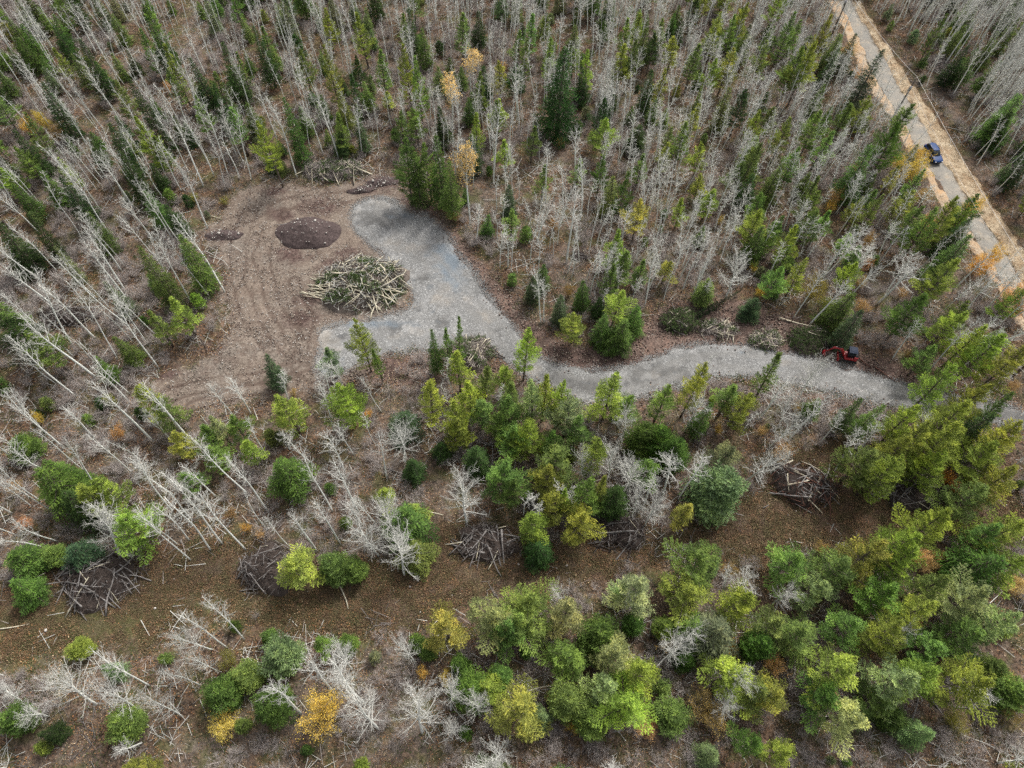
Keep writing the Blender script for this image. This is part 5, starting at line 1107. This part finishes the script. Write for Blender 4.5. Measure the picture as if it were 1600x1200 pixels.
def twigset(seed, n, L0, L1, rad, mat, zz=.12):
    r = np.random.default_rng(seed); p = np.column_stack([r.normal(0, 1.1, n), r.normal(0, 1.1, n), r.uniform(.02, zz, n)]); a = r.uniform(0, 6.28, n); L = r.uniform(L0, L1, n)[:, None]
    d = np.column_stack([np.cos(a), np.sin(a), r.normal(0, .05, n)]); b = MB(); b.segs(p-d*L/2, p+d*L/2, rad, rad*.5, 4); me = b.mesh('twigs'); me.materials.append(mat); return me
W3 = (.4, .4, .4)
do_scatter('twig_litter', [(twigset(4, 14, .4, 1.4, .026, M_TWIG), W3), (twigset(1, 14, .4, 1.6, .022, M_LOG_GREY), W3), (twigset(2, 10, .5, 2.4, .03, M_TWIG), W3), (twigset(3, 12, .4, 1.5, .022, M_BRUSH), W3)], 16000, lambda x, y, r: (d_open(x, y) > .3) & (r.random(len(x)) < .42*vnoise(x, y, .2, 31)+.12) & (sdist(x, y, G['corr']) > -1), .7, 1.5, 41)
do_scatter('bare_undergrowth', [(p['trunk'], W3) for p in PR['bare_shrub']], 34000, lambda x, y, r: (d_open(x, y) > .8) & (sdist(x, y, G['corr']) > 0) & (vnoise(x, y, .17, 33) > .45), .35, 1.0, 42)
def tuft(seed, n, h, wd, mat, leafy=False):
    r = np.random.default_rng(seed); b = MB(); p = np.column_stack([r.normal(0, wd, n), r.normal(0, wd, n), np.zeros(n)])
    if leafy: p[:, 2] = r.uniform(.02, h, n); b.leaves(p, r.uniform(.06, .13, n), np.clip(r.normal(.5, .25, n), 0, 1))
    else: b.blades(p, np.column_stack([r.normal(0, h*.4, n), r.normal(0, h*.4, n), r.uniform(.5, 1, n)*h]), .02, np.clip(r.normal(.5, .25, n), 0, 1))
    me = b.mesh('tuft'); me.materials.append(mat); return me
do_scatter('low_scrub', [(tuft(5, 60, .16, .3, m_litter('litter_5', (.14, .095, .062)), True), W3), (tuft(6, 60, .14, .35, m_litter('litter_6', (.15, .125, .065)), True), W3), (tuft(7, 60, .16, .3, m_litter('litter_7', (.11, .095, .05)), True), W3), (tuft(8, 50, .12, .3, m_litter('litter_8', (.22, .13, .075)), True), W3)], 60000, lambda x, y, r: (sdist(x, y, G['corr']) < 1.) & (r.random(len(x)) < .75), .5, 1.2, 43, box=['corr'])
do_scatter('fallen_leaves', [(tuft(15, 40, .05, .5, m_litter('litter_15', (.34, .19, .09)), True), W3), (tuft(16, 40, .05, .5, m_litter('litter_16', (.24, .12, .06)), True), W3), (tuft(17, 40, .05, .6, m_litter('litter_17', (.42, .32, .2)), True), W3), (tuft(18, 50, .12, .4, m_litter('litter_18', (.06, .075, .028)), True), W3), (tuft(19, 40, .06, .5, m_litter('litter_19', (.15, .10, .06)), True), W3)], 190000, lambda x, y, r: (d_open(x, y) > -.5) & (sdist(x, y, G['corr']) > -2) & (r.random(len(x)) < .6), .6, 1.4, 44)
do_scatter('dry_grass', [(tuft(9, 50, .28, .28, m_litter('litter_9', (.50, .39, .26))), W3), (tuft(10, 50, .26, .3, m_litter('litter_10', (.38, .27, .165))), W3)], 22000, lambda x, y, r: ((sdist(x, y, G['verge']) < .2) & (r.random(len(x)) < .8)) | ((sdist(x, y, G['shoulder']) < .8) & (sdist(x, y, G['road']) > .2) & (r.random(len(x)) < .25)), .5, 1.1, 45, box=['verge', 'shoulder'])
def clod(seed, mat, n=5):
    r = np.random.default_rng(seed); b = MB()
    for k in range(n):
        s = r.uniform(.035, .09); b.box((r.normal(0, .5), r.normal(0, .5), s*.4), (s*2, s*1.6, s*1.2), r.uniform(0, 3), r.uniform(0, .6), r.uniform(0, .6), .6)
    me = b.mesh('clods'); me.materials.append(mat); return me
M_CLOD = m_simple('dry_clay_clods', (.22, .175, .14), (.40, .34, .285), 6.); M_CLOD2 = m_simple('damp_soil_clods', (.10, .07, .06), (.19, .14, .12), 6.)
M_PEB = m_simple('grey_pebbles', (.19, .19, .185), (.38, .38, .37), 6.)
do_scatter('soil_crumb_rubble', [(clod(1, M_CLOD), W3), (clod(2, M_CLOD), W3), (clod(3, M_CLOD2, 7), W3), (clod(4, M_STONE, 3), W3)], 15000, lambda x, y, r: (np.hypot((x-at(482, 364)[0])/5, (y-at(482, 364)[1])/3.5) > 1) & (vnoise(x, y, .35, 61) > .38) & (sdist(x, y, G['clear']) < .5) & (sdist(x, y, G['drive']) > .1) & (r.random(len(x)) < .9), .35, 1.0, 46, box=['clear'])
do_scatter('strip_rubble', [(clod(5, M_CLOD), W3), (clod(6, M_CLOD2, 8), W3), (clod(7, M_CLOD2, 8), W3)], 18000, lambda x, y, r: (np.minimum(sdist(x, y, G['strip']), sdist(x, y, G['strip2'])) < .5) & (sdist(x, y, G['drive']) > .1) & (r.random(len(x)) < .8), .5, 1.5, 47, box=['strip', 'strip2'])
do_scatter('edge_gravel', [(clod(8, M_PEB, 9), W3), (clod(9, M_PEB, 12), W3)], 150000, lambda x, y, r: (np.abs(sdist(x, y, G['drive'])+.15) < .45*(.3+1.4*vnoise(x, y, .5, 62))) & (r.random(len(x)) < .9), .35, .8, 48, box=['drive'])
do_scatter('opening_stones', [(clod(10, M_STONE, 1), W3), (clod(11, M_STONE, 2), W3)], 1500, lambda x, y, r: (sdist(x, y, G['corr']) < 0) & (r.random(len(x)) < .2), .8, 2., 49, box=['corr'])

# little conifers of the forest floor, counted ones near, with their own labels later
n_sap = 0
for i in range(0, len(qx), 7):
    x, y, u, v, d = qx[i], qy[i], U[i], V_[i], dopen[i]
    if d < .8 or not (0 < u < 1600 and 0 < v < 1200) or n_sap >= 230: continue
    if R.random() < .13 and free(x, y, .6):
        occupy(x, y, .4); t_ = R.choice('gmmdlr'); col, cn = TINT[t_]; h = R.uniform(1.2, 2.8); n_sap += 1
        plant('sapling', x, y, h, h*.8, [c*R.uniform(.85, 1.1) for c in col], 'conifer_sapling', 'sapling', 'conifer saplings', 'conifer sapling', 'little '+cn)

# ------------------------------------------------------------------ labels that single trees out
ORD = ['', 'second ', 'third ', 'fourth ', 'fifth ', 'sixth ', 'seventh ', 'eighth ', 'ninth ', 'tenth ', 'eleventh ', 'twelfth ']
kinds = {}
for t in THINGS: kinds.setdefault(t['noun'], []).append(t)
for noun, lst in kinds.items():
    ranks = []
    for (a, b_, ph) in LM:
        order = sorted(range(len(lst)), key=lambda i: (lst[i]['px'][0]-a)**2+(lst[i]['px'][1]-b_)**2)
        rk = {i: k for k, i in enumerate(order)}; ranks.append(rk)
    for i, t in enumerate(lst):
        if t['fixed']: continue
        j = min(range(len(LM)), key=lambda k: (ranks[k][i], k))
        if ranks[j][i] < len(ORD):
            tail = '%s, %snearest %s to the %s' % (noun, ORD[ranks[j][i]], noun, LM[j][2])
        else:
            near2 = sorted(range(len(LM)), key=lambda k: (LM[k][0]-t['px'][0])**2+(LM[k][1]-t['px'][1])**2)[:2]
            tail = '%s between the %s and the %s' % (noun, LM[near2[0]][2], LM[near2[1]][2])
        ad = t['adj'].split()
        while len(ad)+len(tail.split()) > 16: ad = ad[1:]
        t['o']['label'] = ' '.join(ad+[tail])
    # look-alikes between the same two marks: count them outward from the first
    same = {}
    for t in lst: same.setdefault(t['o']['label'], []).append(t)
    for lb, ts in same.items():
        if len(ts) < 2 or ' between the ' not in lb: continue
        head, marks = lb.split(' between the ', 1); m1, m2 = marks.split(' and the ', 1)
        ctr = [q for q in LM if q[2] == m1][0]
        ts.sort(key=lambda t: (t['px'][0]-ctr[0])**2+(t['px'][1]-ctr[1])**2)
        for k, t in enumerate(ts[:12]):
            wd_ = head.split(); tl_ = '%s out from the %s towards the %s' % ('nearest' if k == 0 else ORD[k].strip(), m1, m2)
            while len(wd_)+len(tl_.split()) > 16: wd_ = wd_[1:]
            t['o']['label'] = ' '.join(wd_)+', '+tl_
print('OBJECTS', len(SC.objects))
